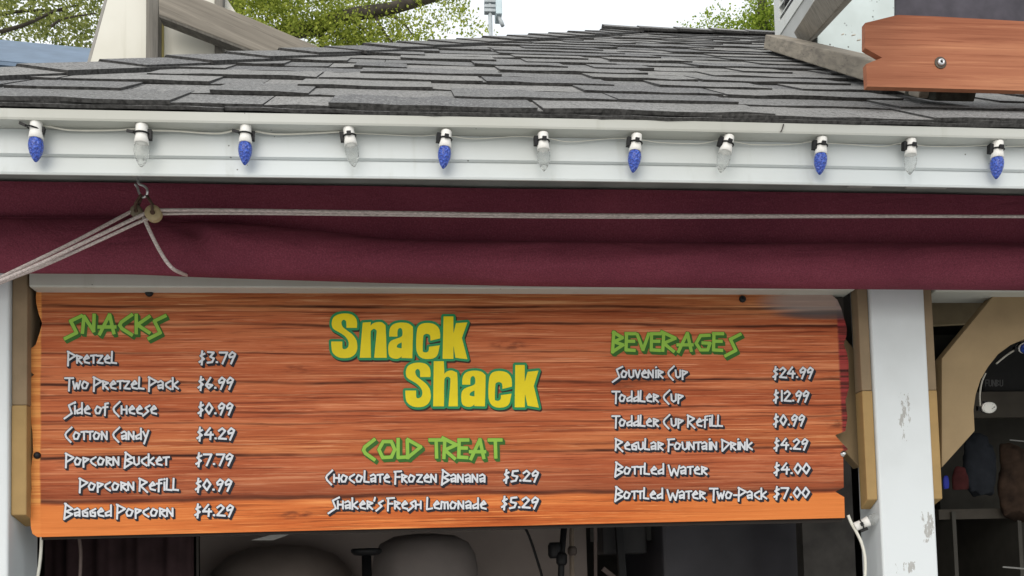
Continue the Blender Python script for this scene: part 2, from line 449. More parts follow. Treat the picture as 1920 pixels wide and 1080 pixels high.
# hip and ridge caps
caps = MB(); cap_d = []
def cap_run(p, q, side, back, step, wid, n_over=1.9):
    # p->q along the crest, side: unit vector down the front slope plane, back: down the rear
    d = (q-p); L = d.length; d.normalize(); k = 0; s = -.05
    nrm = sl_n
    while s < L:
        a = p+d*s; e = p+d*min(s+step*n_over, L+.06)
        h0 = .021+rnd.uniform(-.001,.002); h1 = .012
        w1 = wid*rnd.uniform(.93, 1.07); w2 = wid*rnd.uniform(.9, 1.0)
        upv = Vector((0,0,1))
        n = 5; top0 = []; top1 = []
        for i in range(n+1):
            t = i/n; top0.append(a+side*w1*t+nrm*(h0-.004*t)+d*rnd.uniform(-.001,.001)); top1.append(e+side*w2*t+nrm*(h1-.003*t)+d*rnd.uniform(-.002,.002))
        c0 = a+upv*(h0+.003); c1 = e+upv*(h1+.003); b0 = a+back*w1+upv*h0; b1 = e+back*w1+upv*h1
        vs = top0+top1; m = n+1; fs = [(i+1, i, m+i, m+i+1) for i in range(n)]
        # thickness: lower front edge, and the leading end
        lowe = [v-nrm*.008 for v in top0]; vs += lowe; cap_d.extend(len(caps.f)+len(fs)+i for i in range(n)); fs += [(i, i+1, 2*m+i+1, 2*m+i) for i in range(n)]
        sd0, sd1 = top0[-1]-nrm*.010, top1[-1]-nrm*.008; j = len(vs); vs += [sd0, sd1]; cap_d.append(len(caps.f)+len(fs)); fs.append((n, m+n, j+1, j))
        j = len(vs); vs += [b0, b1]; fs += [(0, j, j+1, m)]
        caps.add(vs, fs); s += step*rnd.uniform(.95, 1.05)
hp0, hp1 = RP(hip(-.02), -.02), RP(hip(VR), VR)
hd = (hp1-hp0).normalized()
hside = (Vector((1,0,0)) - hd*hd.x); hside = (hside - sl_n*hside.dot(sl_n)).normalized()
hback = (Vector((-.45, .35, -.5))).normalized()
cap_run(hp0, hp1, hside, hback, .19, .125)
cap_run(RP(hip(VR)-.03, VR+.004, .012), RP(XR, VR+.004, .012), -sl_v, Vector((0, .8, -.6)), .165, .085)
cb = new_mesh('ridge_cap', caps.v, caps.f, M_SHINGLE, roof); cb.data.materials.append(M_UNDER)
for i in cap_d: cb.data.polygons[i].material_index = 1

# ---- stand interior, walls and counter
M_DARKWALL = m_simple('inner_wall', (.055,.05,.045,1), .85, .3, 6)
M_COUNTER = m_simple('counter_top', (.35,.34,.32,1), .35, .1, 12)
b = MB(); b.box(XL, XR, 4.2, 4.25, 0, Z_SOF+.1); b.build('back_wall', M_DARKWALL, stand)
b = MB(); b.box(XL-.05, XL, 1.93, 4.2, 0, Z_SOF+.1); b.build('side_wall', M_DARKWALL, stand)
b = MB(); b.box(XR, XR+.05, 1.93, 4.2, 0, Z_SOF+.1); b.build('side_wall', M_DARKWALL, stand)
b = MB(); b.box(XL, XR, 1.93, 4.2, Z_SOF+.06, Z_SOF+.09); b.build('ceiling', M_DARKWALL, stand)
b = MB(); b.box(lx1+.03, pxl-.03, 1.80, 2.35, 1.02, 1.06); b.build('counter', M_COUNTER, stand, bevel=.006)
b = MB(); b.box(lx1+.03, pxl-.03, 1.88, 1.93, 0, 1.02); b.build('lower_wall', M_FASCIA, stand)
b = MB(); b.box(pxr+.03, XR, 1.80, 2.35, 1.02, 1.06); b.build('counter', M_COUNTER, stand, bevel=.006)
b = MB(); b.box(pxr+.03, XR, 1.88, 1.93, 0, 1.02); b.build('lower_wall', M_FASCIA, stand)
b = MB(); b.box(XL-.05, lx1-.11, 1.87, 1.93, 0, Z_SOF-.002); b.build('front_wall', M_FASCIA, stand)

# ------------------------------------------------------------------ ground
gm = Mat('paving', .9); gm.color(gm.ramp(gm.noise(6, 6), [(.3,(.40,.39,.37,1)),(.7,(.54,.53,.50,1))])); gm.bump(gm.noise(90,3),.3,.004)
g = MB(); g.add([(-60,-60,0),(60,-60,0),(60,80,0),(-60,80,0)], [(0,1,2,3)]); tag(g.build('ground', gm.m), kind='structure')

# ------------------------------------------------------------------ awning
def interp(tab_, x):
    xs = [t[0] for t in tab_]; ys = [t[1] for t in tab_]; return float(np.interp(x, xs, ys))
def smooth_interp(tab_, x, r=40): return sum(interp(tab_, x+d) for d in (-r, -r/2, 0, r/2, r))/5
FOLD = [(-300,404),(0,408),(240,408),(300,411),(345,415),(500,427),(640,441),(720,450),(800,453),(1000,455),(1400,457),(1920,459),(2200,460)]
BOT = [(-300,503),(0,506),(250,508),(350,513),(500,518),(700,524),(1000,531),(1400,535),(1920,539),(2200,542)]
av, af = [], []
NXC = 260; prof_n = 0
rn = random.Random(5)
for i in range(NXC+1):
    px = -260 + (2500*i/NXC)
    yf, yb = smooth_interp(FOLD, px), smooth_interp(BOT, px)
    Xc = U(px, 450, Y_AWN).x
    bul = .052 + .006*mnoise.noise(Vector((Xc*2.3, 0, 0)))
    tt_ = min(1, max(0, (px-325)/70)); bul *= .50+.62*tt_*tt_*(3-2*tt_) - .12*min(1, max(0, (px-450)/300))
    pin = math.exp(-((px-372)/38)**2)           # where the cord ties in
    pin3 = math.exp(-((px-400)/120)**2)
    zt = Z_SOF-.006; zf = U(px, yf, 1.725).z; zbm = U(px, yb, 1.715).z
    R = (zf-zbm)/2; cz = (zf+zbm)/2
    col = []
    for t in np.linspace(0, 1, 9):
        wob = .006*mnoise.noise(Vector((Xc*3, t*1.5, 3))) 
        col.append((Y_AWN-.012+.034*t**1.5+wob, zt+(zf-zt)*t))
    col.append((Y_AWN+.012, zf-.0015))
    col.append((Y_AWN+.004, zf+.0005))
    for k in range(1, 19):
        a = math.pi*.56 - (math.pi*1.16)*k/18
        wob = .008*mnoise.noise(Vector((Xc*2.2, k*.17, 8))) + .005*mnoise.noise(Vector((Xc*5+k*.25, k*.22, 18))) + .006*pin3*mnoise.noise(Vector((Xc*22-k*.5, k*.2, 4)))
        s = 1 - .45*math.exp(-((px-(338+k*5))/26)**2)*math.exp(-((k-7)/6)**2) 
        y = Y_AWN+.012 - (bul*s+wob)*max(0, math.cos(a))**.8 + (.03 if math.cos(a) < 0 else 0)*(-math.cos(a))
        col.append((y, cz + R*math.sin(a)))
    col.append((Y_AWN+.05, cz-R*.5)); col.append((Y_AWN+.09, cz+R*.3))
    prof_n = len(col)
    for (y, z) in col: av.append(Vector((Xc + 0, y, z)))
for i in range(NXC):
    for k in range(prof_n-1):
        af.append((i*prof_n+k, i*prof_n+k+1, (i+1)*prof_n+k+1, (i+1)*prof_n+k))
awn = new_mesh('rolled_awning', av, af, M_FABRIC, None, True)
tag(awn, 'maroon canvas awning rolled up under the white eave', 'awning')

# ------------------------------------------------------------------ menu board
Ya = Y_SIGN
b_out = [(69,541),(67,556),(68,569),(73,590),(79,606),(74,625),(67,646),(62,651),(54,654),(54,676),(55,695),(64,703),(55,709),(53,735),(56,762),(58,790),(61,812),(62,846),(58,878),(59,915),(56,950),(58,990),(61,1001),(70,1007)]
b_right = [(1584,971),(1583,932),(1566,922),(1582,914),(1581,850),(1590,842),(1577,829),(1566,816),(1585,808),(1589,782),(1585,750),(1588,742),(1592,726),(1591,700),(1591,679),(1588,662),(1582,646),(1587,630),(1588,615),(1582,595),(1578,580),(1570,562),(1556,549)]
outline = b_out + b_right
board = empty('menu_board', U(820, 770, Ya), 'orange plank print menu board with green and white lettering', 'menu board')
def mk_print():
    m = Mat('printed_planks', .6, .12)
    x, y, z = m.xyz()
    zt_, zb_ = U(820, 545, Ya).z, U(820, 989, Ya).z
    lowf = m.noise(1, 3, m.mapping((3.2, 1, 6)))
    zz = m.math('ADD', z, m.math('MULTIPLY', m.math('SUBTRACT', lowf, .5), .022))
    mr = m.n.new('ShaderNodeMapRange'); m.set(mr, 0, zz); mr.inputs[1].default_value = zb_; mr.inputs[2].default_value = zt_
    t = mr.outputs[0]
    v1 = m.mapping((3.0, 1, 175)); g1 = m.noise(1, 8, v1, .66, .6)
    v2 = m.mapping((8, 1, 430)); g2 = m.noise(1, 5, v2, .65, .5)
    v3 = m.mapping((2.2, 1, 30)); g3 = m.noise(1, 5, v3, .55, .8)
    c = m.ramp(g3, [(.25, (.32,.070,.025,1)), (.5, (.47,.125,.048,1)), (.75, (.61,.205,.086,1))])
    c = m.mix(c, (.74,.33,.16,1), m.math('MULTIPLY', m.rng(g1, .53, .66), .68))
    c = m.mix(c, (.12,.024,.012,1), m.math('MULTIPLY', m.rng(g1, .46, .34), .72))
    c = m.mix(c, (.10,.022,.010,1), m.math('MULTIPLY', m.rng(g2, .56, .66), .62))
    c = m.mix(c, (.80,.40,.22,1), m.math('MULTIPLY', m.rng(g2, .44, .35), .4))
    # plank bands
    band = m.ramp(t, [(0, (1.12,1.02,.62,1)), (.118, (1.10,1.0,.65,1)), (.136, (.52,.47,.50,1)), (.20, (.74,.70,.74,1)), (.305, (.95,.92,.95,1)), (.33, (.95,1.0,.9,1)),
                      (.48, (.98,.95,.98,1)), (.60, (1.02,1.03,1.05,1)), (.75, (1.0,.97,1.0,1)), (.85, (.92,.9,.9,1)), (.90, (.82,.85,.85,1)), (.93, (1.05,1.35,1.35,1)), (.975, (.8,.95,.9,1)), (1, (.6,.62,.6,1))])
    c = m.mix(c, band, .92, 'MULTIPLY')
    # dark seams between the printed planks, broken up along their length
    br = m.rng(m.noise(1, 4, m.mapping((4, 1, 9))), .38, .62)
    for (tt, w, s) in ((.135,.012,.75), (.312,.010,.85), (.445,.006,.5), (.492,.007,.6), (.565,.005,.5), (.612,.009,.8), (.735,.005,.5), (.852,.009,.75), (.905,.004,.45), (.928,.009,.8)):
        dd = m.math('ABSOLUTE', m.math('SUBTRACT', t, tt))
        msk = m.rng(dd, w*1.15, w*.15)
        msk = m.math('MULTIPLY', msk, m.math('MULTIPLY', m.math('ADD', m.math('MULTIPLY', br, .5), .5), min(1, s*1.2)))
        c = m.mix(c, (.045,.012,.007,1), msk)
    # dark knots
    kv = m.voronoi(1, m.mapping((3.6, 1, 13)))
    kn = m.math('MULTIPLY', m.rng(kv, .17, .06), m.rng(m.noise(1, 5, m.mapping((30,1,90))), .38, .62))
    c = m.mix(c, (.11,.028,.014,1), m.math('MULTIPLY', kn, .75))
    # printed bright left edge and dark red torn right edge
    xl = U(76, 760, Ya).x
    el = m.math('MULTIPLY', m.rng(m.math('ADD', x, m.math('MULTIPLY', lowf, .012)), xl+.008, xl+.004), .85)
    c = m.mix(c, m.mix((.62,.21,.055,1), (.80,.36,.10,1), m.rng(g1, .4, .6)), el)
    xr = U(1577, 760, Ya).x
    er = m.math('MULTIPLY', m.rng(m.math('ADD', x, m.math('MULTIPLY', g2, .006)), xr, xr+.006), .9)
    c = m.mix(c, m.mix((.04,.010,.012,1), (.30,.035,.04,1), m.rng(g1, .38, .58)), er)
    # lower plank: plain bright orange
    ol = m.math('MULTIPLY', m.rng(t, .128, .112), m.rng(m.math('ABSOLUTE', m.math('SUBTRACT', x, U(820,760,Ya).x)), .25, .75))
    c = m.mix(c, m.mix((.60,.165,.036,1), (.70,.24,.065,1), g1), m.math('MULTIPLY', ol, .8))
    # weathered grey upper right corner
    P = U(1555, 566, Ya)
    dx = m.math('DIVIDE', m.math('SUBTRACT', x, P.x), .16); dz = m.math('DIVIDE', m.math('SUBTRACT', zz, P.z), .033)
    d = m.math('ADD', m.math('MULTIPLY', dx, dx), m.math('MULTIPLY', dz, dz))
    c = m.mix(c, m.mix((.26,.22,.20,1), (.46,.40,.37,1), g1), m.math('MULTIPLY', m.rng(d, 1.1, .25), .8))
    P = U(1560, 590, Ya)
    dx = m.math('DIVIDE', m.math('SUBTRACT', x, P.x), .13); dz = m.math('DIVIDE', m.math('SUBTRACT', z, P.z), .011)
    d = m.math('ADD', m.math('MULTIPLY', dx, dx), m.math('MULTIPLY', dz, dz))
    c = m.mix(c, (.07,.07,.075,1), m.math('MULTIPLY', m.rng(d, 1.2, .3), .75))
    m.color(c)
    return m.m
M_PRINT = mk_print()
b = MB(); b.prism([U(x, y, Ya) for x, y in outline], (0, .006, 0)); b.build('panel', M_PRINT, board)
M_DKEDGE = m_simple('dark_backer', (.02,.017,.015,1), .8)
# thin dark backing lip showing under the panel
b = MB(); b.prism([U(78,1004,Ya+.0065), U(1579,972,Ya+.0065), U(1579,979,Ya+.0065), U(78,1012,Ya+.0065)], (0,.006,0)); b.build('backing_lip', M_DKEDGE, board)
for (sx, sy, r) in ((280,549,.0078), (1392,561,.0072), (70,854,.0066)):
    p = U(sx, sy, Ya)
    b = MB(); b.lathe([(r,0),(r,-.002),(r*.8,-.0045),(r*.35,-.0055)], p, 18, 'y'); b.build('screw', M_BLACK, board, True)
p = U(1581, 851, Ya); b = MB(); b.lathe([(.0062,.001),(.0062,-.002),(.004,-.0022),(.0038,-.006),(.0015,-.0062)], p, 16, 'y'); b.build('screw', M_STEEL, board, True)

M_DIMW = m_simple('wire_dull', (.36,.35,.31,1), .5, .06, 60)
# ---- lettering: stroke glyphs -> distance field -> clean flat meshes
G = {
 'a': (14.5, [[(1,12),(7,15),(11,12),(11,0)], [(11,8),(2,6),(3,1),(11,3)]]),
 'c': (14.5, [[(12,15),(3,10),(2,7),(4,4),(12,-1)]]),
 'd': (14, [[(11,21),(11,0)], [(11,11),(1,6),(2,1),(11,3)]]),
 'e': (15, [[(2,7),(12,10),(8,15),(2,8),(4,2),(13,0)]]),
 'f': (12, [[(11,20),(5,19),(4,-3)], [(0,12),(10,13)]]),
 'g': (14, [[(12,14),(2,9),(3,1),(11,0),(11,7),(6,7)]]),
 'h': (14, [[(1,15),(1,0)], [(11,15),(11,0)], [(1,8),(11,8)]]),
 'i': (6, [[(3,15),(3,0)], [(2,20),(4,21)]]),
 'k': (14, [[(1,21),(1,-1)], [(11,14),(2,7),(12,0)]]),
 'l': (12.5, [[(2,22),(1,1),(11,0)]]),
 'm': (18, [[(1,0),(2,14),(8,12),(8,0)], [(8,12),(14,13),(15,0)]]),
 'n': (14.5, [[(1,0),(1,15),(11,0),(11,15)]]),
 'o': (16, [[(1,7),(5,14),(13,10),(9,1),(3,1),(1,7)]]),
 'p': (14, [[(2,14),(2,-4)], [(1,14),(12,11),(3,5)]]),
 'r': (14, [[(2,14),(2,0)], [(1,15),(12,11),(3,7),(12,-1)]]),
 's': (13, [[(13,16),(4,11),(10,5),(-1,-4)]]),
 't': (12, [[(0,14),(12,15)], [(6,14),(6,0)]]),
 'u': (14, [[(1,15),(2,3),(6,0),(11,3),(11,15)]]),
 'v': (13, [[(1,15),(6,0),(11,15)]]),
 'w': (17, [[(1,14),(4,0),(8,11),(11,0),(15,15)]]),
 'y': (13, [[(1,15),(6,5)], [(12,17),(3,-8)]]),
 'z': (14, [[(1,14),(12,14),(2,1),(13,0)]]),
 'B': (18, [[(4,24),(1,-6)], [(2,24),(16,14),(4,9)], [(4,9),(16,4),(1,-5)]]),
 'C': (17, [[(15,23),(4,13),(2,9),(4,4),(13,-5)]]),
 'D': (18, [[(2,20),(2,-3)], [(0,20),(17,12),(2,-3)]]),
 'F': (14, [[(3,20),(2,-4)], [(0,20),(15,21)], [(2,10),(12,10)]]),
 'L': (14, [[(3,22),(2,-1),(13,1)]]),
 'P': (17, [[(2,22),(1,-5)], [(0,22),(16,14),(3,6)]]),
 'R': (18, [[(2,21),(1,-2)], [(0,22),(15,15),(3,8),(16,-4)]]),
 'S': (18, [[(22,22),(9,16),(15,1),(0,-9)]]),
 'T': (15, [[(0,20),(17,20)], [(9,20),(8,-4)]]),
 'W': (23, [[(0,18),(6,-3),(11,11),(17,-3),(22,17)]]),
 '0': (15, [[(7,20),(13,11),(7,0),(1,9),(7,20)]]),
 '1': (8, [[(4,21),(4,0)]]),
 '2': (15, [[(1,15),(7,20),(12,15),(1,1),(14,0)]]),
 '3': (14, [[(2,20),(12,19),(6,11),(12,8),(9,1),(1,0)]]),
 '4': (16, [[(10,21),(1,8),(15,8)], [(11,13),(10,-1)]]),
 '5': (14, [[(13,20),(4,19),(3,11),(12,9),(9,1),(1,-1)]]),
 '6': (14, [[(9,20),(1,6),(6,0),(12,6),(2,8)]]),
 '7': (14, [[(0,19),(13,19),(5,-2)]]),
 '9': (14, [[(11,12),(3,10),(2,14),(7,20),(12,16),(5,-2)]]),
 '$': (13, [[(10,17),(3,13),(9,7),(1,1)], [(6,22),(5,15)], [(6,7),(5,-4)]]),
 '.': (7, [[(2,1),(4,1)]]),
 '-': (10, [[(1,7),(8,7)]]),
 "'": (6, [[(3,22),(1,15)]]),
 ' ': (7, []),
}
HG = {
 'S': (34, [[(33,32),(12,22),(23,0),(1,-11)]]),
 'N': (30, [[(0,0),(3,31),(21,3),(22,34)]]),
 'A': (39, [[(2,-3),(21,34),(29,-1)], [(0,11),(32,11)]]),
 'C': (32, [[(24,34),(4,20),(1,14),(5,8),(24,-4)]]),
 'K': (22, [[(0,34),(0,-1)], [(25,31),(2,15),(25,0)]]),
 'O': (41, [[(10,30),(27,30),(34,15),(27,1),(9,0),(1,15),(10,30)]]),
 'L': (19, [[(0,35),(0,0),(15,1)]]),
 'D': (32, [[(0,33),(1,-1)], [(0,34),(28,20),(1,0)]]),
 'T': (29, [[(0,33),(27,33)], [(14,33),(15,0)]]),
 'R': (31, [[(3,33),(1,-1)], [(-2,37),(27,24),(3,14),(24,-2)]]),
 'E': (24, [[(2,33),(1,0)], [(0,33),(21,33)], [(2,18),(18,18)], [(1,1),(19,0)]]),
 'V': (28, [[(0,32),(12,1),(24,33)]]),
 'B': (28, [[(4,37),(1,-4)], [(2,36),(22,25),(4,17)], [(4,17),(23,11),(1,-3)]]),
 'G': (35, [[(28,30),(9,29),(0,14),(9,1),(24,1),(29,14),(13,15)]]),
 ' ': (14, []),
}
def strokes_for(text, glyphs, x0, x1, yb, sy):
    segs = []; cx = 0; xmin, xmax = 1e9, -1e9
    for ch in text:
        adv, lines = glyphs[ch]
        for ln in lines:
            for k in range(len(ln)-1):
                segs.append((cx+ln[k][0], ln[k][1], cx+ln[k+1][0], ln[k+1][1]))
                xmin = min(xmin, cx+ln[k][0], cx+ln[k+1][0]); xmax = max(xmax, cx+ln[k][0], cx+ln[k+1][0])
        cx += adv
    sx = (x1-x0)/(xmax-xmin)
    return [(x0+(a-xmin)*sx, yb-b_*sy, x0+(c-xmin)*sx, yb-d*sy) for a, b_, c, d in segs]
def field(segs, w, off, grow, X0, Y0, nx, ny, h):
    Fd = np.full((ny, nx), 9.0)
    for (ax, ay, bx, by) in segs:
        for (ox, oy) in off:
            a = np.array((ax+ox, ay+oy)); c = np.array((bx+ox, by+oy))
            m = w/2+grow+2
            i0 = max(0, int((min(a[0],c[0])-m-X0)/h)); i1 = min(nx, int((max(a[0],c[0])+m-X0)/h)+2)
            j0 = max(0, int((min(a[1],c[1])-m-Y0)/h)); j1 = min(ny, int((max(a[1],c[1])+m-Y0)/h)+2)
            if i1 <= i0 or j1 <= j0: continue
            gx = X0+np.arange(i0, i1)*h; gy = (Y0+np.arange(j0, j1)*h)[:, None]
            d = c-a; L = max(1e-6, np.hypot(*d)); d = d/L
            tx = (gx-a[0])*d[0]+(gy-a[1])*d[1]; nx_ = np.abs(-(gx-a[0])*d[1]+(gy-a[1])*d[0])
            q = np.maximum(np.abs(tx-L/2)-L/2-w*.30-grow, nx_-w/2-grow)
            Fd[j0:j1, i0:i1] = np.minimum(Fd[j0:j1, i0:i1], q)
    return Fd
def march(Fd, X0, Y0, h, Y, name, mat, parent):
    ny, nx = Fd.shape; ins = Fd < 0
    cnt = ins[:-1,:-1].astype(int)+ins[1:,:-1]+ins[:-1,1:]+ins[1:,1:]
    verts = []; faces = []; idx = {}
    def V(x, y):
        k = (round(x, 4), round(y, 4))
        if k not in idx: idx[k] = len(verts); verts.append(U(x, y, Y))
        return idx[k]
    for j in range(ny-1):
        row = cnt[j]
        if not row.any(): continue
        full = np.flatnonzero(row == 4)
        if len(full):
            sp = np.split(full, np.flatnonzero(np.diff(full) > 1)+1)
            for r in sp:
                a, c = X0+r[0]*h, X0+(r[-1]+1)*h; y0, y1 = Y0+j*h, Y0+(j+1)*h
                faces.append((V(a,y0), V(a,y1), V(c,y1), V(c,y0)))
        for i in np.flatnonzero((row > 0) & (row < 4)):
            cs = [(i,j),(i,j+1),(i+1,j+1),(i+1,j)]; poly = []
            for k in range(4):
                p, q = cs[k], cs[(k+1)%4]; fp, fq = Fd[p[1],p[0]], Fd[q[1],q[0]]
                if fp < 0: poly.append(V(X0+p[0]*h, Y0+p[1]*h))
                if (fp < 0) != (fq < 0):
                    t = fp/(fp-fq); poly.append(V(X0+(p[0]+(q[0]-p[0])*t)*h, Y0+(p[1]+(q[1]-p[1])*t)*h))
            pp = [p for k, p in enumerate(poly) if p != poly[k-1]]
            if len(set(pp)) >= 3 and len(set(pp)) == len(pp): faces.append(tuple(pp))
    return new_mesh(name, verts, faces, mat, parent)
M_TXT = m_simple('lettering_white', (.60,.62,.66,1), .45, .05, 40)
M_TXS = m_simple('lettering_shadow', (.016,.017,.024,1), .7, .05, 40)
M_GRN = m_simple('lettering_green', (.24,.45,.055,1), .45, .08, 30)
M_GRS = m_simple('lettering_dark_green', (.030,.115,.016,1), .5, .08, 30)
M_YEL = m_simple('logo_yellow', (.74,.60,.006,1), .42, .05, 30)
M_LGR = m_simple('logo_green', (.014,.23,.085,1), .42, .06, 30)
M_LSH = m_simple('logo_shadow', (.035,.022,.015,1), .6, .1, 30)
def lettering(name, text, glyphs, x0, x1, yb, sy, w, mats, sh, h=.5):
    segs = strokes_for(text, glyphs, x0+w*.4, x1-w*.4-sh*.6, yb, sy)
    ys = [s[1] for s in segs]+[s[3] for s in segs]; xs = [s[0] for s in segs]+[s[2] for s in segs]
    X0, Y0 = min(xs)-w-4, min(ys)-w-4; nx = int((max(xs)-X0+w+sh+6)/h); ny = int((max(ys)-Y0+w+sh+6)/h)
    f1 = field(segs, w, [(0,0)], 0, X0, Y0, nx, ny, h)
    o = march(f1, X0, Y0, h, Ya-.0016, name, mats[0], board)
    n = 4; off = [(sh*k/n*.85, sh*k/n) for k in range(n+1)]
    f2 = field(segs, w, off, .75, X0, Y0, nx, ny, h)
    march(f2, X0, Y0, h, Ya-.0008, 'letter_shadow', mats[1], o)
    return o
WM = (M_TXT, M_TXS); GM = (M_GRN, M_GRS)
lettering('heading', 'SNACKS', HG, 119, 316, 624, 1.0, 6.4, GM, 5)
lettering('heading', 'COLD TREAT', HG, 679, 946, 858, 1.0, 6.4, GM, 5)
lettering('heading', 'BEVERAGES', HG, 1146, 1394, 657, .95, 6.0, GM, 5)
ROWS = [('Pretzel',125,222,681,'$3.79',372,445,680,1.0),('Two Pretzel Pack',120,338,729,'$6.99',370,441,728,1.0),
 ('Side of Cheese',119,297,776,'$0.99',370,440,776,1.0),('Cotton Candy',121,282,824,'$4.29',368,443,823,1.0),
 ('Popcorn Bucket',121,321,872,'$7.79',366,440,871,1.0),('Popcorn Refill',147,338,919,'$0.99',365,438,919,1.0),
 ('Bagged Popcorn',119,327,968,'$4.29',364,441,967,1.0),
 ('Chocolate Frozen Banana',610,912,904,'$5.29',943,1013,902,.97),("Shaker's Fresh Lemonade",614,915,954,'$5.29',939,1013,952,.97),
 ('Souvenir Cup',1147,1292,708,'$24.99',1448,1528,708,.94),('Toddler Cup',1146,1284,753,'$12.99',1449,1520,752,.94),
 ('Toddler Cup Refill',1146,1358,799,'$0.99',1449,1512,797,.94),('Regular Fountain Drink',1152,1414,843,'$4.29',1450,1518,842,.94),
 ('Bottled Water',1152,1329,889,'$4.00',1450,1522,888,.94),('Bottled Water Two-Pack',1152,1441,935,'$7.00',1450,1521,933,.94)]
for (t, a, c, y, p, pa, pc, py, s) in ROWS:
    lettering('item_text', t, G, a, c, y, s, 3.6*s, WM, 3.4)
    lettering('price_text', p, G, pa, pc, py, s, 3.8*s, WM, 4)

# logo letters traced as outlines; (x, y, 1) marks a corner
LG = {
 'S': [[(578,332,1),(580,250),(560,180),(500,125),(400,105),(290,120),(215,165),(185,240),(190,310),(220,355),(290,395),(370,445),(425,505),(450,570),(440,630),(410,658),(375,665),(352,645),(348,545,1),(175,545,1),(178,620),(190,700),(230,755),(300,795),(390,805),(480,790),(550,740),(583,660),(580,570),(560,505),(500,430),(420,370),(360,320),(335,260),(345,220),(375,205),(405,225),(412,260),(415,332,1)]],
 'n': [[(668,250,1),(795,240,1),(792,298,1),(830,262),(890,243),(960,243),(1010,280),(1028,340),(1045,800,1),(848,800,1),(885,420),(880,370),(845,347),(805,370),(792,420),(797,800,1),(622,800,1)]],
 'a': [[(1085,468,1),(1085,390),(1105,320),(1160,270),(1260,248),(1370,258),(1435,300),(1455,370),(1445,808,1),(1275,803,1),(1280,775,1),(1250,800),(1200,815),(1130,805),(1085,770),(1070,700),(1070,620),(1090,560),(1140,520),(1240,485),(1285,455),(1292,400),(1280,350),(1255,333),(1225,350),(1212,400),(1212,468,1)], [(1280,558,1),(1225,585),(1203,615),(1210,640),(1278,652,1)]],
 'c': [[(1880,495,1),(1880,420),(1860,340),(1800,280),(1700,255),(1590,270),(1530,330),(1510,450),(1505,600),(1515,700),(1550,770),(1610,810),(1690,820),(1780,805),(1840,750),(1875,605,1),(1705,628,1),(1700,690),(1665,715),(1625,710),(1608,680),(1615,480),(1630,440),(1670,425),(1715,440),(1728,480),(1730,532,1)]],
}
KA = [[(485,172,1),(658,172,1),(660,470,1),(705,290,1),(905,275,1),(808,550,1),(905,925,1),(695,900,1),(660,680,1),(658,918,1),(468,918,1)]]
HB = [[(485,48,1),(610,48,1),(618,205,1),(650,175),(700,163),(750,180),(778,230),(785,608,1),(668,608,1),(692,300),(685,255),(655,240),(625,260),(615,310),(612,608,1),(478,608,1)]]
KB = [[(1497,95,1),(1615,95,1),(1615,305,1),(1650,180,1),(1785,165,1),(1727,355,1),(1790,625,1),(1650,600,1),(1617,450,1),(1615,620,1),(1490,620,1)]]
def tr(loops, ox, oy, s): return [[(ox+p[0]/s, oy+p[1]/s)+tuple(p[2:]) for p in L] for L in loops]
def fit(loops, x0, x1, y0, y1):
    xs = [p[0] for p in loops[0]]; ys = [p[1] for p in loops[0]]; a, c, e, g_ = min(xs), max(xs), min(ys), max(ys)
    return [[(x0+(p[0]-a)/(c-a)*(x1-x0), y0+(p[1]-e)/(g_-e)*(y1-y0))+tuple(p[2:]) for p in L] for L in loops]
def round_loop(L, n=6):
    out = []; m = len(L)
    for i in range(m):
        p0, p1, p2, p3 = L[i-1], L[i], L[(i+1)%m], L[(i+2)%m]
        c1, c2 = len(p1) > 2, len(p2) > 2
        if c1 and c2: out.append(p1[:2]); continue
        a = np.array(p1[:2], float); d = np.array(p2[:2], float)
        ta = (d-a) if c1 else (d-np.array(p0[:2], float))/2
        tb_ = (d-a) if c2 else (np.array(p3[:2], float)-a)/2
        for k in range(n):
            t = k/n
            q = (2*t**3-3*t*t+1)*a+(t**3-2*t*t+t)*ta+(-2*t**3+3*t*t)*d+(t**3-t*t)*tb_
            out.append(tuple(q))
    return out
s1, s2, s3 = 1920/230, 1920/290, 1127/120
B1 = lambda x0, x1, y0, y1: (740+x0/s2, 740+x1/s2, 670+y0/s2, 670+y1/s2)
letters = [tr(LG[k], 600, 575, s1) for k in 'Snac'] + [tr(KA, 780, 575, s3)]
letters += [fit(LG['S'], *B1(132,447,65,618)), tr(HB, 740, 670, s2), fit(LG['a'], *B1(828,1128,165,614)), fit(LG['c'], *B1(1163,1455,170,624)), tr(KB, 740, 670, s2)]
LX0, LY0, LH = 606., 576., .5; LNX, LNY = int(424/LH), int(206/LH)
LF = np.full((LNY, LNX), 20.0)
for L in letters:
    loops = [round_loop(l) for l in L]
    xs = [p[0] for p in loops[0]]; ys = [p[1] for p in loops[0]]
    i0 = max(0, int((min(xs)-9-LX0)/LH)); i1 = min(LNX, int((max(xs)+9-LX0)/LH)+1); j0 = max(0, int((min(ys)-9-LY0)/LH)); j1 = min(LNY, int((max(ys)+9-LY0)/LH)+1)
    gx, gy = np.meshgrid(LX0+np.arange(i0,i1)*LH, LY0+np.arange(j0,j1)*LH)
    D = np.full(gx.shape, 1e9); inside = np.zeros(gx.shape, bool)
    for lp in loops:
        for k in range(len(lp)):
            (ax, ay), (bx, by) = lp[k], lp[(k+1)%len(lp)]
            ex, ey = bx-ax, by-ay; L2 = ex*ex+ey*ey
            if L2 < 1e-9: continue
            t = np.clip(((gx-ax)*ex+(gy-ay)*ey)/L2, 0, 1)
            D = np.minimum(D, (gx-ax-t*ex)**2+(gy-ay-t*ey)**2)
            if abs(ey) > 1e-9:
                cr = ((ay > gy) != (by > gy)) & (gx < (gy-ay)*ex/ey+ax); inside ^= cr
    D = np.sqrt(D); D[inside] *= -1
    LF[j0:j1, i0:i1] = np.minimum(LF[j0:j1, i0:i1], D)
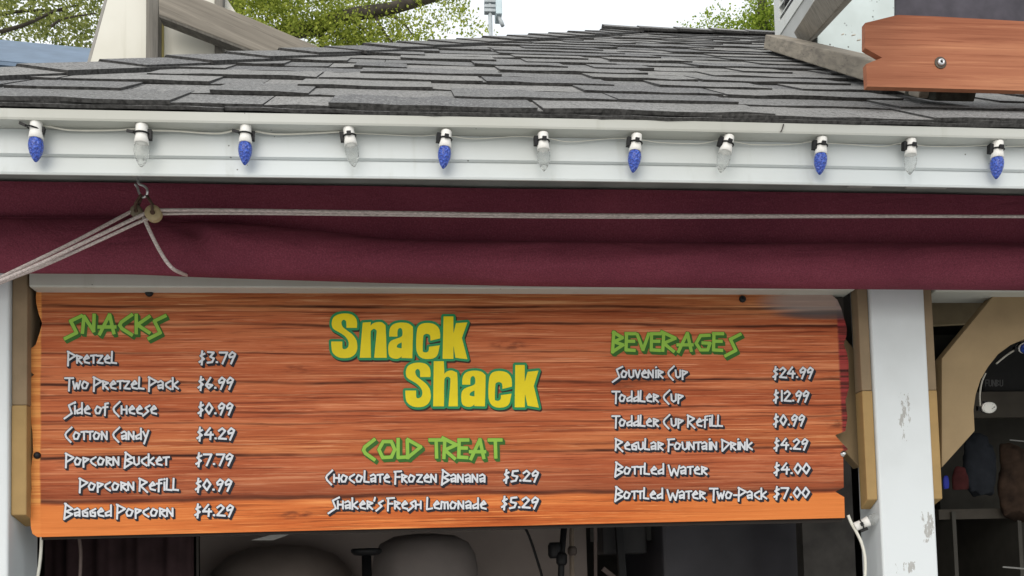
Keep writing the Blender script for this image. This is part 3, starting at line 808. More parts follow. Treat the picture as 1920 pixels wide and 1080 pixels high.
logo = march(LF, LX0, LY0, LH, Ya-.0022, 'logo', M_YEL, board)
march(LF-4.6, LX0, LY0, LH, Ya-.0014, 'logo_outline', M_LGR, logo)
sh_ = np.full_like(LF, 20); k1, k2 = int(2.4/LH), int(3.2/LH)
sh_[k2:, k1:] = LF[:-k2, :-k1]
march(sh_-4.6, LX0, LY0, LH, Ya-.0007, 'logo_shadow', M_LSH, logo)

# ------------------------------------------------------------------ string of bulbs
def bulb_meshes():
    s = MB(); s.lathe([(.0088,.0),(.0092,-.002),(.0090,-.018),(.0096,-.0195),(.0108,-.029),(.0100,-.0293)], (0,0,0), 20)
    gl = MB(); pr = [(.0085,-.0285),(.0106,-.033),(.0113,-.039),(.0107,-.0455),(.0090,-.052),(.0065,-.058),(.0038,-.0625),(.0016,-.065),(.0004,-.0655)]
    gl.lathe(pr, (0,0,0), 22)
    z = MB()
    ring = [(math.cos(t)*.0102, math.sin(t)*.0102, -.0135+.0008*math.sin(t)) for t in np.linspace(0, 2*math.pi, 21)]
    z.tube(ring, .0013, 6, False)
    return s, gl, z
sM, gM, zM = bulb_meshes()
def mk(mb, name, mat, smooth=True):
    o = mb.build(name, mat, None, smooth); me = o.data; bpy.data.objects.remove(o); return me
me_sock = mk(sM, 'socket', M_SOCKET); me_blue = mk(gM, 'bulb', M_BLUE); me_clear = mk(gM, 'bulb', M_CLEAR); me_ring = mk(zM, 'cable_tie', M_BLACK)
zt = MB(); zt.bar((-.011,-.004,-.0135), (-.021,-.003,-.0115), .003, .004); zt.box(.0085,.0145,-.002,.006,-.022,-.007)
me_tailL = mk(zt, 'cable_tie', M_BLACK, False)
zt = MB(); zt.box(-.0155,-.009,-.003,.006,-.021,-.006); zt.box(-.004,.003,-.0135,-.0095,-.0165,-.0105)
me_tailR = mk(zt, 'cable_tie', M_BLACK, False)
def part_of(root, name, me):
    o = bpy.data.objects.new(name, me); COL.objects.link(o); o.parent = root; return o
BL = [(68,226,67,302),(266,234,265,311),(461,236,459,308),(653,240,664,311),(837,246,831,315),(1018,250,1020,319),(1194,253,1187,322),(1367,256,1350,323),(1541,259,1537,326),(1708,262,1706,326),(1871,266,1868,334)]
ordw = ['leftmost', 'second from the left', 'third from the left', 'fourth from the left', 'fifth from the left', 'rightmost']
ordc = ['leftmost', 'second from the left', 'middle one', 'second from the right', 'rightmost']
wire_pts = []
YBU = 1.438
for i, (x0, y0, x1, y1) in enumerate(BL):
    a, t = U(x0, y0, YBU), U(x1, y1, YBU); blue = i % 2 == 0
    d = a-t; L = d.length; scl = L/.065
    lab = ('blue faceted fascia bulb, %s of six blue' % ordw[i//2]) if blue else ('clear faceted fascia bulb, %s of five clear' % ordc[i//2])
    lab = lab.replace('second from the left of', 'second from the left of')
    r = empty('string_bulb', a, lab, 'light bulb', 'string bulbs along the white fascia')
    r.rotation_euler = (0, math.atan2(d.x, d.z), random.uniform(0, .3)); r.scale = (scl*1.02,)*3
    part_of(r, 'socket', me_sock); part_of(r, 'bulb', me_blue if blue else me_clear)
    zt_ = part_of(r, 'cable_tie', me_ring); part_of(zt_, 'tie_tail', me_tailL if i < 3 else me_tailR)
    if i == 0: zt_.rotation_euler = (0, .22, 0)
    wire_pts.append(a)
wp = [U(-120, 224, YBU+.012)]
for i, a in enumerate(wire_pts):
    wp += [a+Vector((-.012, .009, -.002)), a+Vector((.012, .009, -.004))]
    if i < len(wire_pts)-1:
        n_ = wire_pts[i+1]; mid = (a+n_)/2
        wp += [a*.7+n_*.3+Vector((0,.013,-.005+random.uniform(-.002,.003))), a*.3+n_*.7+Vector((0,.013,-.004+random.uniform(-.003,.004)))]
wp.append(U(2050, 268, YBU+.012))
b = MB(); wq = crom(wp, 8); b.tube(wq, [.0014 if p.x < wire_pts[3].x else .0006 for p in wq], 8); tag(b.build('light_cord', M_WIRE, None, True), 'thin cream cord running between the bulbs along the fascia', 'cord')

# bulbs fastened to the right post, seen partly end on
def odd_bulb(px, py, Y, rot, blue, lab, s=1.):
    r = empty('string_bulb', U(px, py, Y), lab, 'light bulb', 'string bulbs along the post and arch'); r.rotation_euler = rot; r.scale = (s,)*3
    part_of(r, 'socket', me_sock); part_of(r, 'bulb', me_blue if blue else me_clear); zz = part_of(r, 'cable_tie', me_ring); part_of(zz, 'tie_tail', me_tailR)
odd_bulb(1603, 988, 1.86, (0, math.radians(-112), math.radians(-20)), False, 'clear bulb tied sideways to the post below the tan trim board', 1.0)
odd_bulb(1843, 764, 1.92, (math.radians(-80), 0, math.radians(-14)), False, 'clear bulb seen end on at the inner edge of the tan arch', 1.05)
odd_bulb(1912, 652, 1.915, (math.radians(-75), 0, math.radians(-16)), True, 'blue bulb peeking from under the curve of the tan arch', 1.05)
odd_bulb(1754, 1100, 1.90, (math.radians(150), math.radians(0), 0), False, 'clear bulb at the right side of the post near bottom edge', .9)
b = MB(); b.tube(crom([U(1590,966,1.865), U(1597,982,1.862), U(1606,998,1.858), U(1616,1020,1.856), U(1622,1050,1.856), U(1621,1090,1.856), U(1614,1160,1.86)], 8), .0032, 8)
tag(b.build('light_cord', M_WIRE, None, True), 'thick cream cord hanging down the left face of the white post', 'cord')
for (pts, lab) in (([(1838,762),(1837,740),(1841,716),(1848,700)], 'short cream cord beside the lower inner edge of the tan arch'), ([(1868,682),(1885,668),(1900,658),(1912,654)], 'short pale cord leading to the blue bulb under the arch')):
    b = MB(); b.tube(crom([U(x, y, 1.905) for x, y in pts], 6), .0020, 8); tag(b.build('light_cord', M_DIMW, None, True), lab, 'cord')
b = MB(); b.tube(crom([U(78,1000,1.90), U(77,1030,1.90), U(74,1060,1.90), U(68,1100,1.90)], 6), .0030, 8)
tag(b.build('light_cord', M_WIRE, None, True), 'cream cord hanging beside the left post below the board corner', 'cord')
b = MB(); b.tube(crom([U(147,1000,2.0), U(151,1030,2.0), U(151,1060,2.0), U(149,1100,2.0)], 6), .0034, 8)
tag(b.build('light_cord', m_simple('cord_brown', (.16,.12,.11,1), .6), None, True), 'dull brown cord hanging in the opening near the left post', 'cord')

# ------------------------------------------------------------------ hook, pulleys, ropes
YR = 1.635
hk = empty('pulley_hook', U(258, 345, YR), 'bright S hook hanging from the soffit holding the pulleys', 'hook')
b = MB(); b.tube(crom([U(256,322,YR), U(258,336,YR), U(261,345,YR), U(270,349,YR-.004), U(276,356,YR-.006), U(275,366,YR-.003), U(268,370,YR+.002), U(261,362,YR+.006), U(258,352,YR+.008), U(253,345,YR+.008)], 6), .0022, 8)
b.build('hook_wire', M_STEEL, hk, True)
def pulley(px, py, Y, r, label, tilt, mat):
    c = U(px, py, Y); rtn = empty('rope_pulley', c, label, 'pulley', 'pulleys under the soffit')
    b = MB(); b.lathe([(r*.35,-.006),(r,-.006),(r,-.003),(r*.8,0),(r,.003),(r,.006),(r*.35,.006)], c, 22, 'y'); o = b.build('wheel', mat, rtn, True)
    b = MB(); b.lathe([(r*.30,-.0085),(r*.30,.0085)], c, 10, 'y'); b.build('axle', M_RUST, o)
    e = U(270, 366, YR)
    b = MB(); b.tube([c+Vector((0,-.008,.002)), c+Vector((-.001,-.007,r*1.1)), e+Vector((tilt,-.002,0))], .0024, 8); b.tube([c+Vector((0,.008,.002)), c+Vector((-.001,.007,r*1.1)), e+Vector((tilt,.003,0))], .0024, 8)
    b.build('hanger', M_RUST, rtn, True)
M_BRASS = m_simple('pulley_tan', (.42,.34,.20,1), .5, .15, 60)
M_PULG = m_simple('pulley_grey', (.20,.17,.12,1), .5, .3, 60)
pulley(288, 401, YR-.004, .0135, 'tan round pulley wheel at the end of the horizontal rope', .004, M_BRASS)
pulley(257, 398, YR+.016, .0105, 'dull grey pulley behind and left of the tan one', -.004, M_PULG)
def rope(pts, label, r=.0029, n=8):
    b = MB(); b.tube(crom(pts, n), r, 10); tag(b.build('rope', M_ROPE, None, True), label, 'rope', 'ropes of the awning')
rope([U(284,394,YR-.006), U(420,394,YR), U(700,398,YR+.003), U(1000,402.5,YR+.004), U(1300,404,YR+.004), U(1600,405,YR+.004), U(1920,406,YR+.004), U(2150,407,YR+.004)], 'upper of two grey ropes stretched sideways below the eave')
rope([U(288,401,YR+.005), U(430,400,YR+.006), U(720,403,YR+.006), U(1000,406.5,YR+.005), U(1250,407.5,YR+.008), U(1500,406.5,YR+.010), U(1920,406,YR+.012), U(2150,407,YR+.012)], 'lower of two grey ropes stretched sideways below the eave', .0025)
rope([U(252,394,YR+.014), U(236,402,YR+.01), U(130,458,YR-.02), U(0,521,YR-.05), U(-120,580,YR-.08)], 'uppermost of the three grey ropes slanting down to the left')
rope([U(283,396,YR-.004), U(270,401,YR-.006), U(180,444,YR-.03), U(80,492,YR-.055), U(0,527,YR-.07), U(-120,580,YR-.1)], 'middle of the three grey ropes slanting down to the left')
rope([U(288,413,YR-.003), U(272,412,YR-.003), U(180,454,YR-.025), U(80,499,YR-.045), U(0,531,YR-.06), U(-120,588,YR-.09)], 'lowest of the three grey ropes slanting down to the left', .0026)
rope([U(270,408,YR), U(277,425,YR-.002), U(294,460,YR+.002), U(312,490,YR+.006), U(326,505,YR+.014), U(342,513,YR+.05), U(350,516,YR+.10)], 'short grey rope tail hanging from the pulleys to the awning', .0032)

# ------------------------------------------------------------------ timber support and plank sign on the right
M_WEATH = m_wood('weathered_timber', (.16,.14,.115,1), (.36,.315,.25,1), 'y', 1, rot=(-PIT,0,0))
M_WEATHZ = m_wood('weathered_brace', (.19,.17,.14,1), (.38,.34,.28,1), 'z', 1)
M_WEATHX = m_wood('weathered_plank', (.135,.12,.10,1), (.31,.28,.235,1), 'x', .9, rot=(0,-.42,0))
ts = empty('timber_support', RP(*UV(1600,150)), 'weathered timber rail and brace lying on the roof behind the plank sign', 'timber frame')
u1, v1 = UV(1432, 103); u2, v2 = UV(1778, 208)
Wd = .058; hgt = .042
def rbox(b, ua_, va_, ub_, vb_, w, h0, h1):
    b.hexa([RP(ua_, va_, h0), RP(ua_+w, va_, h0), RP(ub_+w, vb_, h0), RP(ub_, vb_, h0), RP(ua_, va_, h1), RP(ua_+w, va_, h1), RP(ub_+w, vb_, h1), RP(ub_, vb_, h1)])
b = MB(); rbox(b, u2-.052, v2+.02, u1-.004, v1, Wd, .018, .018+hgt); b.build('rail', M_WEATH, ts, bevel=.003)
b = MB(); rbox(b, u2-.03, v2, u2-.045, v2+.09, .075, .016, .05); b.build('end_block', m_simple('rotten_timber', (.055,.055,.045,1), .95, .5, 60, bump=.6), ts, bevel=.002)
p0 = RP(*UV(1503, 104), .06); p1 = U(1572, -14, 1.98)
d = (p1-p0)
b = MB(); b.bar(p0-d*.02, p0+d*2.2, .045, .06, Vector((-.55,-.8,.1))); b.build('brace', M_WEATHZ, ts, bevel=.003)
# sign
Ys = 1.50
M_LAM = Mat('laminate_board', .55, .15)
_m = M_LAM; g1 = _m.noise(1, 7, _m.mapping((4, 1, 190)), .65, .5); g2 = _m.noise(1, 4, _m.mapping((11, 1, 520))); g3 = _m.noise(1, 4, _m.mapping((1.6, 1, 20)), .5, .6)
c = _m.ramp(g3, [(.3, (.26,.088,.045,1)), (.55, (.35,.132,.070,1)), (.75, (.44,.19,.10,1))])
c = _m.mix(c, (.20,.062,.03,1), _m.math('MULTIPLY', _m.rng(g1, .48, .32), .6)); c = _m.mix(c, (.66,.32,.17,1), _m.math('MULTIPLY', _m.rng(g1, .53, .7), .4))
c = _m.mix(c, (.17,.055,.028,1), _m.math('MULTIPLY', _m.rng(g2, .56, .72), .4)); _m.color(c); M_LAM = _m.m
ps = empty('plank_sign', U(1770, 165, Ys), 'reddish brown plank sign with notched end bolted above the roof', 'sign')
pl = [(1622,43),(1683,28),(1760,31),(1850,36),(1920,40),(2120,50),(2120,178),(1920,170),(1700,164),(1626,162),(1624,120),(1654,108),(1622,90)]
b = MB(); b.prism([U(x, y, Ys) for x, y in pl], (0, .012, 0)); b.build('board', M_LAM, ps)
b = MB(); b.prism([U(1681,-60,Ys+.0125), U(2120,-60,Ys+.0125), U(2120,60,Ys+.0125), U(1681,40,Ys+.0125)], (0,.008,0)); b.build('dark_panel', m_simple('dark_sheet', (.060,.055,.068,1), .5, .3, 25), ps)
b = MB(); b.box(U(1779,160,Ys+.03).x-.02, U(1779,160,Ys+.03).x+.05, Ys+.021, Ys+.075, U(1779,110,Ys).z, RP(0,.15).z+1.0); b.build('upright', M_WEATHZ, ps)
c0 = U(1763, 118, Ys)
b = MB(); b.lathe([(.0066,-.0015),(.0066,-.0025),(.0062,-.0042),(.0046,-.0056),(.0030,-.0060),(.0028,-.0035)], c0, 24, 'y'); bo = b.build('bolt', M_STEEL, ps, True)
b = MB(); b.lathe([(.0104,-.0002),(.0104,-.0012),(.0098,-.0018),(.0060,-.0018)], c0, 28, 'y'); b.build('washer', m_simple('dark_washer', (.09,.075,.06,1), .5, .3, 80), bo)
b = MB(); b.lathe([(.0027,-.0036),(.0027,-.0037),(.001,-.0037)], c0, 16, 'y'); b.build('socket_hole', M_BLACK, bo)

# ------------------------------------------------------------------ cupola behind, right
cp = empty('roof_cupola', U(1570, 80, 2.9), 'white speckled cupola with louvred side standing on the roof', 'cupola')
mm = Mat('cupola_white', .5); base = (.62,.70,.70,1)
v = mm.voronoi(55); k = mm.noise(4, 4); xx, yy, zz_ = mm.xyz()
c = mm.mix(base, (.48,.54,.53,1), mm.rng(mm.noise(3,5), .4, .7))
c = mm.mix(c, (.13,.14,.13,1), mm.math('MULTIPLY', mm.math('LESS_THAN', v, .16), mm.rng(mm.noise(7, 4), .47, .56)))
mm.color(c)
Yc = 2.86
def proj(P):
    d = Vector(P)-EYE; w = d.dot(fw); return PPX+F*d.dot(rt)/w, PPY-F*d.dot(up)/w
XC = U(1533, 60, Yc).x
Yb_ = Yc
while proj((XC, Yb_, U(1456,60,Yb_).z))[0] > 1456: Yb_ += .01
b = MB(); b.prism([U(1533,110,Yc), U(1700,112,Yc), U(1700,-120,Yc), U(1533,-120,Yc)], (0,.02,0)); b.build('wall', mm.m, cp)
M_LOUV = m_white('louvre_white', (.62,.64,.62,1))
zA, zB = U(1533,110,Yc).z, U(1456,75,Yb_).z+1.2
b = MB(); b.box(XC+.02, XC+.03, Yc+.022, Yb_, zA-.3, zB); b.build('vent_back', m_simple('vent_dark', (.15,.15,.16,1), .8), cp)
b = MB(); b.box(XC-.002, XC+.02, Yb_-.045, Yb_+.002, zA-.3, zB); b.build('corner_post', M_LOUV, cp)
zf_ = U(1472, 56, Yb_).z
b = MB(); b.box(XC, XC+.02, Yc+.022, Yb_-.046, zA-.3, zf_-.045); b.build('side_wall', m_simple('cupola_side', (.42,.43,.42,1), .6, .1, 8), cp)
b = MB(); b.box(XC-.004, XC+.02, Yc+.022, Yb_-.046, zf_-.0445, zf_); b.build('vent_sill', M_LOUV, cp)
dz = 20*Yb_/F
for k in range(1, 9):
    z0 = zf_+dz*k
    b = MB(); b.hexa([(XC-.002,Yc+.022,z0-dz*.55),(XC+.012,Yc+.022,z0-dz*.05),(XC+.012,Yb_-.046,z0-dz*.05),(XC-.002,Yb_-.046,z0-dz*.55),
      (XC-.002,Yc+.022,z0-dz*.40),(XC+.012,Yc+.022,z0+dz*.1),(XC+.012,Yb_-.046,z0+dz*.1),(XC-.002,Yb_-.046,z0-dz*.40)]); b.build('louvre', M_LOUV, cp)

# ------------------------------------------------------------------ white sign back with battens, left
def on_hip_back(px): return 2.6
Yw = 2.75
M_WPANEL = m_white('aged_white_panel', (.66,.65,.58,1), specks=False)
M_BATTEN = m_wood('grey_batten', (.10,.095,.085,1), (.22,.205,.18,1), 'z', 1)
wf = empty('rooftop_sign_back', U(330, 130, Yw), 'aged white board with grey timber battens and brace above the roof', 'sign frame')
b = MB(); b.prism([U(163,140,Yw), U(274,140,Yw), U(274,-150,Yw), U(242,-150,Yw)], (0,.03,0)); b.build('panel', M_WPANEL, wf)
b = MB(); b.prism([U(157,140,Yw+.004), U(162.6,140,Yw+.004), U(241,-150,Yw+.004), U(236,-150,Yw+.004)], (0,.03,0)); b.build('edge_strip', m_simple('edge_grey', (.30,.29,.27,1), .7), wf)
b = MB(); b.prism([U(274.4,140,Yw+.002), U(402,140,Yw+.002), U(402,-150,Yw+.002), U(274.4,-150,Yw+.002)], (0,.03,0)); b.build('panel', M_WPANEL, wf)
b = MB(); b.prism([U(402.4,140,Yw+.006), U(500,140,Yw+.006), U(492,98,Yw+.006), U(420,-10,Yw+.006), U(402.4,-40,Yw+.006)], (0,.03,0)); b.build('panel', M_WPANEL, wf)
b = MB(); b.prism([U(273,140,Yw-.05), U(296,140,Yw-.05), U(298,-150,Yw-.05), U(275,-150,Yw-.05)], (0,.048,0)); b.build('batten', M_BATTEN, wf, bevel=.002)
b = MB(); b.prism([U(296.5,140,Yw-.012), U(305.5,140,Yw-.012), U(305.5,-150,Yw-.012), U(296.5,-150,Yw-.012)], (0,.012,0)); b.build('stained_strip', m_simple('yellow_stain', (.42,.36,.14,1), .7, .25, 12), wf)
b = MB(); b.prism([U(402,140,Yw-.03), U(417,140,Yw-.03), U(419,-150,Yw-.03), U(404,-150,Yw-.03)], (0,.03,0)); b.build('batten', M_BATTEN, wf, bevel=.002)
b = MB(); b.prism([U(297,-6,Yw-.10), U(298,27,Yw-.10), U(520,112,Yw-.10), U(660,112,Yw-.10), U(620,97,Yw-.10), U(470,33,Yw-.10), U(360,-10,Yw-.10)], (0,.048,0)); b.build('brace', M_WEATHX, wf, bevel=.003)
b = MB(); b.prism([U(298,27.5,Yw-.098), U(298.5,32,Yw-.095), U(505,112,Yw-.095), U(519,112,Yw-.098)], (0,.04,0)); b.build('brace_edge', M_BATTEN, wf)
# lump of wood by the foot
# blue roofed shed far left
sh = empty('blue_roof_shed', U(80, 140, 4.6), 'shed with pale blue metal roof behind the left end', 'shed')
M_BLUR = m_simple('blue_metal', (.125,.18,.255,1), .5, .15, 10)
Yh = 4.5
b = MB(); q = [U(-400,36,Yh+.5), U(240,97,Yh+.5), U(230,134,Yh), U(-400,78,Yh)]
b.prism(q, (0,.02,-.03)); b.build('roof', M_BLUR, sh)
b = MB(); b.prism([U(-400,79,Yh+.002), U(230,135,Yh+.002), U(230,142,Yh+.002), U(-400,86,Yh+.002)], (0,.03,0)); b.build('fascia', M_BLUR, sh)
b = MB(); p, q2 = U(-400,95,Yh+.15), U(232,130,Yh+.15); b.box(p.x, q2.x, Yh+.15, Yh+1.2, 0, q2.z+.02); b.build('wall', m_simple('shed_wall', (.07,.085,.11,1), .8, .3, 8), sh)

# antenna mast
Yt = 4.0
am = empty('antenna_mast', U(917, 90, Yt), 'slim grey antenna mast with pale flat panel behind the roof', 'antenna')
M_GALV = m_simple('galvanised', (.42,.46,.48,1), .45, .1, 40)
b = MB(); b.tube([Vector((U(917,60,Yt).x, Yt, 0)), U(917,-60,Yt)], .0088, 12); b.build('pole', M_GALV, am, True)
b = MB(); p, q = U(930,28,Yt-.02), U(939,-60,Yt-.02); b.box(p.x, q.x, Yt-.03, Yt+.05, p.z, q.z); b.build('panel', m_simple('antenna_panel', (.55,.66,.70,1), .4, .05), am, bevel=.004)
b = MB(); b.tube([U(934,28,Yt-.01), U(940,42,Yt-.01), U(943,49,Yt-.01)], [.006,.009,.008], 10); b.build('cable_gland', M_GALV, am, True)
b = MB()
for yy_ in (4, 14, 22): b.box(U(908,yy_,Yt).x, U(931,yy_,Yt).x, Yt-.014, Yt+.014, U(917,yy_+3,Yt).z, U(917,yy_-3,Yt).z)
b.build('clamp', M_GALV, am, bevel=.002)

# ------------------------------------------------------------------ trees
def mk_leaf(name, c1, c2):
    m = bpy.data.materials.new(name); m.use_nodes = True; t = m.node_tree; n = t.nodes; n.clear()
    o = n.new('ShaderNodeOutputMaterial'); d = n.new('ShaderNodeBsdfDiffuse'); tl = n.new('ShaderNodeBsdfTranslucent'); mx = n.new('ShaderNodeMixShader')
    ge = n.new('ShaderNodeNewGeometry'); r = n.new('ShaderNodeValToRGB'); r.color_ramp.elements[0].color = c1; r.color_ramp.elements[1].color = c2
    t.links.new(ge.outputs['Random Per Island'], r.inputs[0]); t.links.new(r.outputs[0], d.inputs[0]); t.links.new(r.outputs[0], tl.inputs[0])
    mx.inputs[0].default_value = .5; t.links.new(d.outputs[0], mx.inputs[1]); t.links.new(tl.outputs[0], mx.inputs[2]); t.links.new(mx.outputs[0], o.inputs[0]); return m
M_LEAF1 = mk_leaf('leaf_dark', (.14,.18,.05,1), (.44,.47,.16,1))
M_LEAF2 = mk_leaf('leaf_bright', (.17,.23,.04,1), (.52,.57,.12,1))
M_LEAF3 = mk_leaf('leaf_pale', (.12,.20,.02,1), (.38,.46,.08,1))
M_BARK = m_simple('bark', (.060,.052,.042,1), .95, .35, 14, bump=.6)
def tree(name, label, base, limbs, blobs, leafmat, nleaf, size, seed):
    r = random.Random(seed); t = empty(name, base, label, 'tree', 'trees behind the roof')
    b = MB()
    for pts, ra, rb in limbs:
        q = crom(pts, 6); b.tube(q, [ra+(rb-ra)*i/(len(q)-1) for i in range(len(q))], 8)
    b.build('trunk', M_BARK, t, True)
    vs, fs = [], []
    tot = sum(w for *_, w in blobs)
    for (c, rad, w) in blobs:
        n = int(nleaf*w/tot); ncl = max(3, n//22)
        for _ in range(ncl):
            while True:
                p = Vector((r.uniform(-1,1), r.uniform(-1,1), r.uniform(-1,1)))
                if p.length < 1: break
            cc = c + Vector((p.x*rad[0], p.y*rad[1], p.z*rad[2])); spread = size*r.uniform(1.5, 3.6)
            for _ in range(22):
                o = Vector((r.gauss(0,1), r.gauss(0,1), r.gauss(0,.7)))*spread*.62
                ax = Vector((r.gauss(0,1), r.gauss(0,1), r.gauss(-.4,.8))).normalized(); si = ax.orthogonal().normalized()
                si = Matrix.Rotation(r.uniform(0, 6.28), 3, ax) @ si; s = size*r.uniform(.55, 1.25); nn = ax.cross(si)
                q = cc+o; k = len(vs)
                vs += [q-ax*s*.5, q+si*s*.32+nn*s*.08, q+ax*s*.55, q-si*s*.32+nn*s*.08]
                fs += [(k,k+1,k+2), (k,k+2,k+3)]
    new_mesh('crown', vs, fs, leafmat, t)
D1 = 8.0
tree('leafy_tree', 'dense dark green tree behind the blue shed roof at left', Vector((U(-160,0,D1).x, D1, 0)),
     [([(U(-160,0,D1).x,D1,0), (U(-150,0,D1).x,D1,2), U(-140,-40,D1), U(-120,-160,D1)], .14, .08),
      ([U(-60,40,D1), U(30,22,D1), U(120,20,D1)], .02, .008), ([U(0,60,D1-.2), U(50,45,D1-.2), U(110,18,D1-.2), U(160,8,D1)], .018, .006), ([U(95,50,D1-.3), U(120,35,D1-.3), U(180,25,D1-.3)], .012, .005)],
     [(U(60,30,D1), (1.0,.5,.34), 1.4), (U(-60,50,D1), (.7,.5,.5), 1), (U(150,20,D1), (.34,.4,.45), .9), (U(40,-40,D1), (.9,.6,.3), .5), (U(60,-140,D1+.3), (1.3,.8,.4), .5)], M_LEAF1, 12500, .034, 1)
D2 = 9.0
bx = U(560, 0, D2).x
tree('leafy_tree', 'bright green tree with thick dark bough left of the antenna', Vector((U(445,0,D2).x, D2, 0)),
     [([(U(445,0,D2).x, D2, 0), (U(445,0,D2).x, D2, 3), U(436,20,D2), U(440,-120,D2)], .14, .10),
      ([U(445,110,D2), U(520,66,D2), U(590,52,D2), U(660,28,D2), U(740,14,D2), U(860,-22,D2), U(960,-60,D2)], .085, .045),
      ([U(600,50,D2), U(603,80,D2), U(606,110,D2)], .03, .02), ([U(652,32,D2), U(690,62,D2), U(720,100,D2)], .022, .008), ([U(700,22,D2), U(720,60,D2), U(745,90,D2)], .018, .006), ([U(610,55,D2), U(650,75,D2), U(680,105,D2)], .016, .006), ([U(720,20,D2), U(760,48,D2), U(775,70,D2)], .012, .005)],
     [(U(500,20,D2-.3), (.35,.3,.36), 1.3), (U(560,-10,D2), (.5,.4,.25), 1), (U(640,70,D2), (.36,.3,.26), 1.1), (U(710,70,D2+.2), (.34,.3,.2), .55), (U(670,-10,D2+.3), (.6,.4,.2), .55), (U(775,70,D2), (.24,.25,.18), .16), (U(830,20,D2), (.5,.3,.28), .14), (U(840,-15,D2), (.3,.3,.12), .16), (U(780,110,D2+.5), (.5,.3,.12), .12), (U(600,-110,D2), (1.2,.6,.3), .4), (U(880,60,D2), (.35,.3,.2), .04)], M_LEAF2, 22000, .034, 2)
D3 = 10.0
tree('leafy_tree', 'sparse pale green treetop beside the white louvred cupola', Vector((U(1420,0,D3).x, D3, 0)),
     [([(U(1420,0,D3).x, D3, 0), (U(1425,0,D3).x, D3, 3), U(1430,60,D3), U(1440,-60,D3)], .12, .03)],
     [(U(1440,55,D3), (.20,.3,.22), 1), (U(1390,62,D3), (.28,.3,.12), .7), (U(1425,20,D3), (.22,.3,.2), .35), (U(1320,58,D3), (.3,.3,.10), .28), (U(1345,40,D3), (.2,.2,.12), .08), (U(1460,-20,D3), (.3,.3,.3), .3), (U(1500,60,D3), (.5,.4,.4), .6)], M_LEAF3, 7000, .036, 3)

# ------------------------------------------------------------------ inside the stand
def lump(name, prof, c, mat, label, cat, sy=1., n=40):
    b = MB(); b.lathe(prof, (0,0,0), n)
    for v_ in b.v: v_.y *= sy
    for v_ in b.v: v_ += c
    return tag(b.build(name, mat, None, True), label, cat)
M_PALE = m_simple('pale_plastic', (.20,.175,.165,1), .55, .12, 8)
Yi = 2.42
k = Yi/F
c = U(800, 1200, Yi)
zt0 = U(800, 1002, Yi).z
lump('machine_hood', [(.135,-.20),(.138,.02),(.132,.06),(.115,.09),(.08,.108),(.03,.114),(.002,.115)], Vector((c.x, Yi+.1, zt0-.108)), M_PALE, 'pale rounded plastic hood right of the dark oval bowl', 'machine', .8)
c = U(520, 1200, Yi+.25)
lump('machine_hood', [(.20,-.30),(.205,.0),(.19,.05),(.15,.09),(.08,.115),(.002,.12)], Vector((c.x, Yi+.35, zt0-.125)), m_simple('brown_plastic', (.27,.225,.20,1), .55, .15, 8), 'broad dull brown hood left of the dark oval bowl', 'machine', .8)
c = U(687, 1033, Yi-.05)
lump('oval_bowl', [(.012,-.012),(.03,-.010),(.037,-.004),(.038,.003),(.034,.006),(.002,.007)], c, M_BLACK, 'small dark oval bowl just under the menu board', 'bowl', .8)
b = MB(); b.lathe([(.012,0),(.012,-.35)], c+Vector((0,.0,-.012)), 12); 
tag(b.build('bowl_stem', M_BLACK, None, True), 'dark thin stand holding up the oval bowl', 'stand')
for (px, py, nm, w) in ((1592, 108, 'curled', .006), (1572, 106, 'thin', .004), (1601, 123, 'pale flat', .005)):
    q = RP(*UV(px, py+6), .07); b = MB(); b.hexa([q+Vector(v) for v in ((-w,-.003,0),(w,-.002,.002),(w*1.1,.003,.003),(-w,.003,0),(-w,-.003,.002),(w,-.002,.005),(w*1.1,.003,.006),(-w,.003,.002))])
    tag(b.build('wood_chip', m_simple('chip_'+nm.replace(' ','_'), (.55,.5,.42,1), .8), None), nm+' wood chip lying on the weathered roof rail', 'chip')
# curtain at left
cv, cf = [], []
for i in range(61):
    px = 84+(362-84)*i/60; y = 2.2+.008*math.sin(i*.45)+.004*math.sin(i*1.1)
    for zz2 in (1.0, 1.3, 1.6, 1.95): 
        q = U(px, 1040, 2.2); cv.append((q.x, y, zz2))
for i in range(60):
    for j in range(3): cf.append((i*4+j, (i+1)*4+j, (i+1)*4+j+1, i*4+j+1))
tag(new_mesh('curtain', cv, cf, m_simple('dark_curtain', (.040,.023,.025,1), .9, .3, 20), None, True), 'very dark maroon curtain inside at the left of the opening', 'curtain')
b = MB(); p, q = U(368, 1040, 2.3), U(372, 1040, 2.3); b.box(p.x, q.x, 2.3, 2.304, 1.06, 1.95); tag(b.build('curtain_rod', m_simple('grey_rod', (.12,.11,.10,1), .6), None), 'thin grey upright rod at the edge of the dark curtain', 'rod')
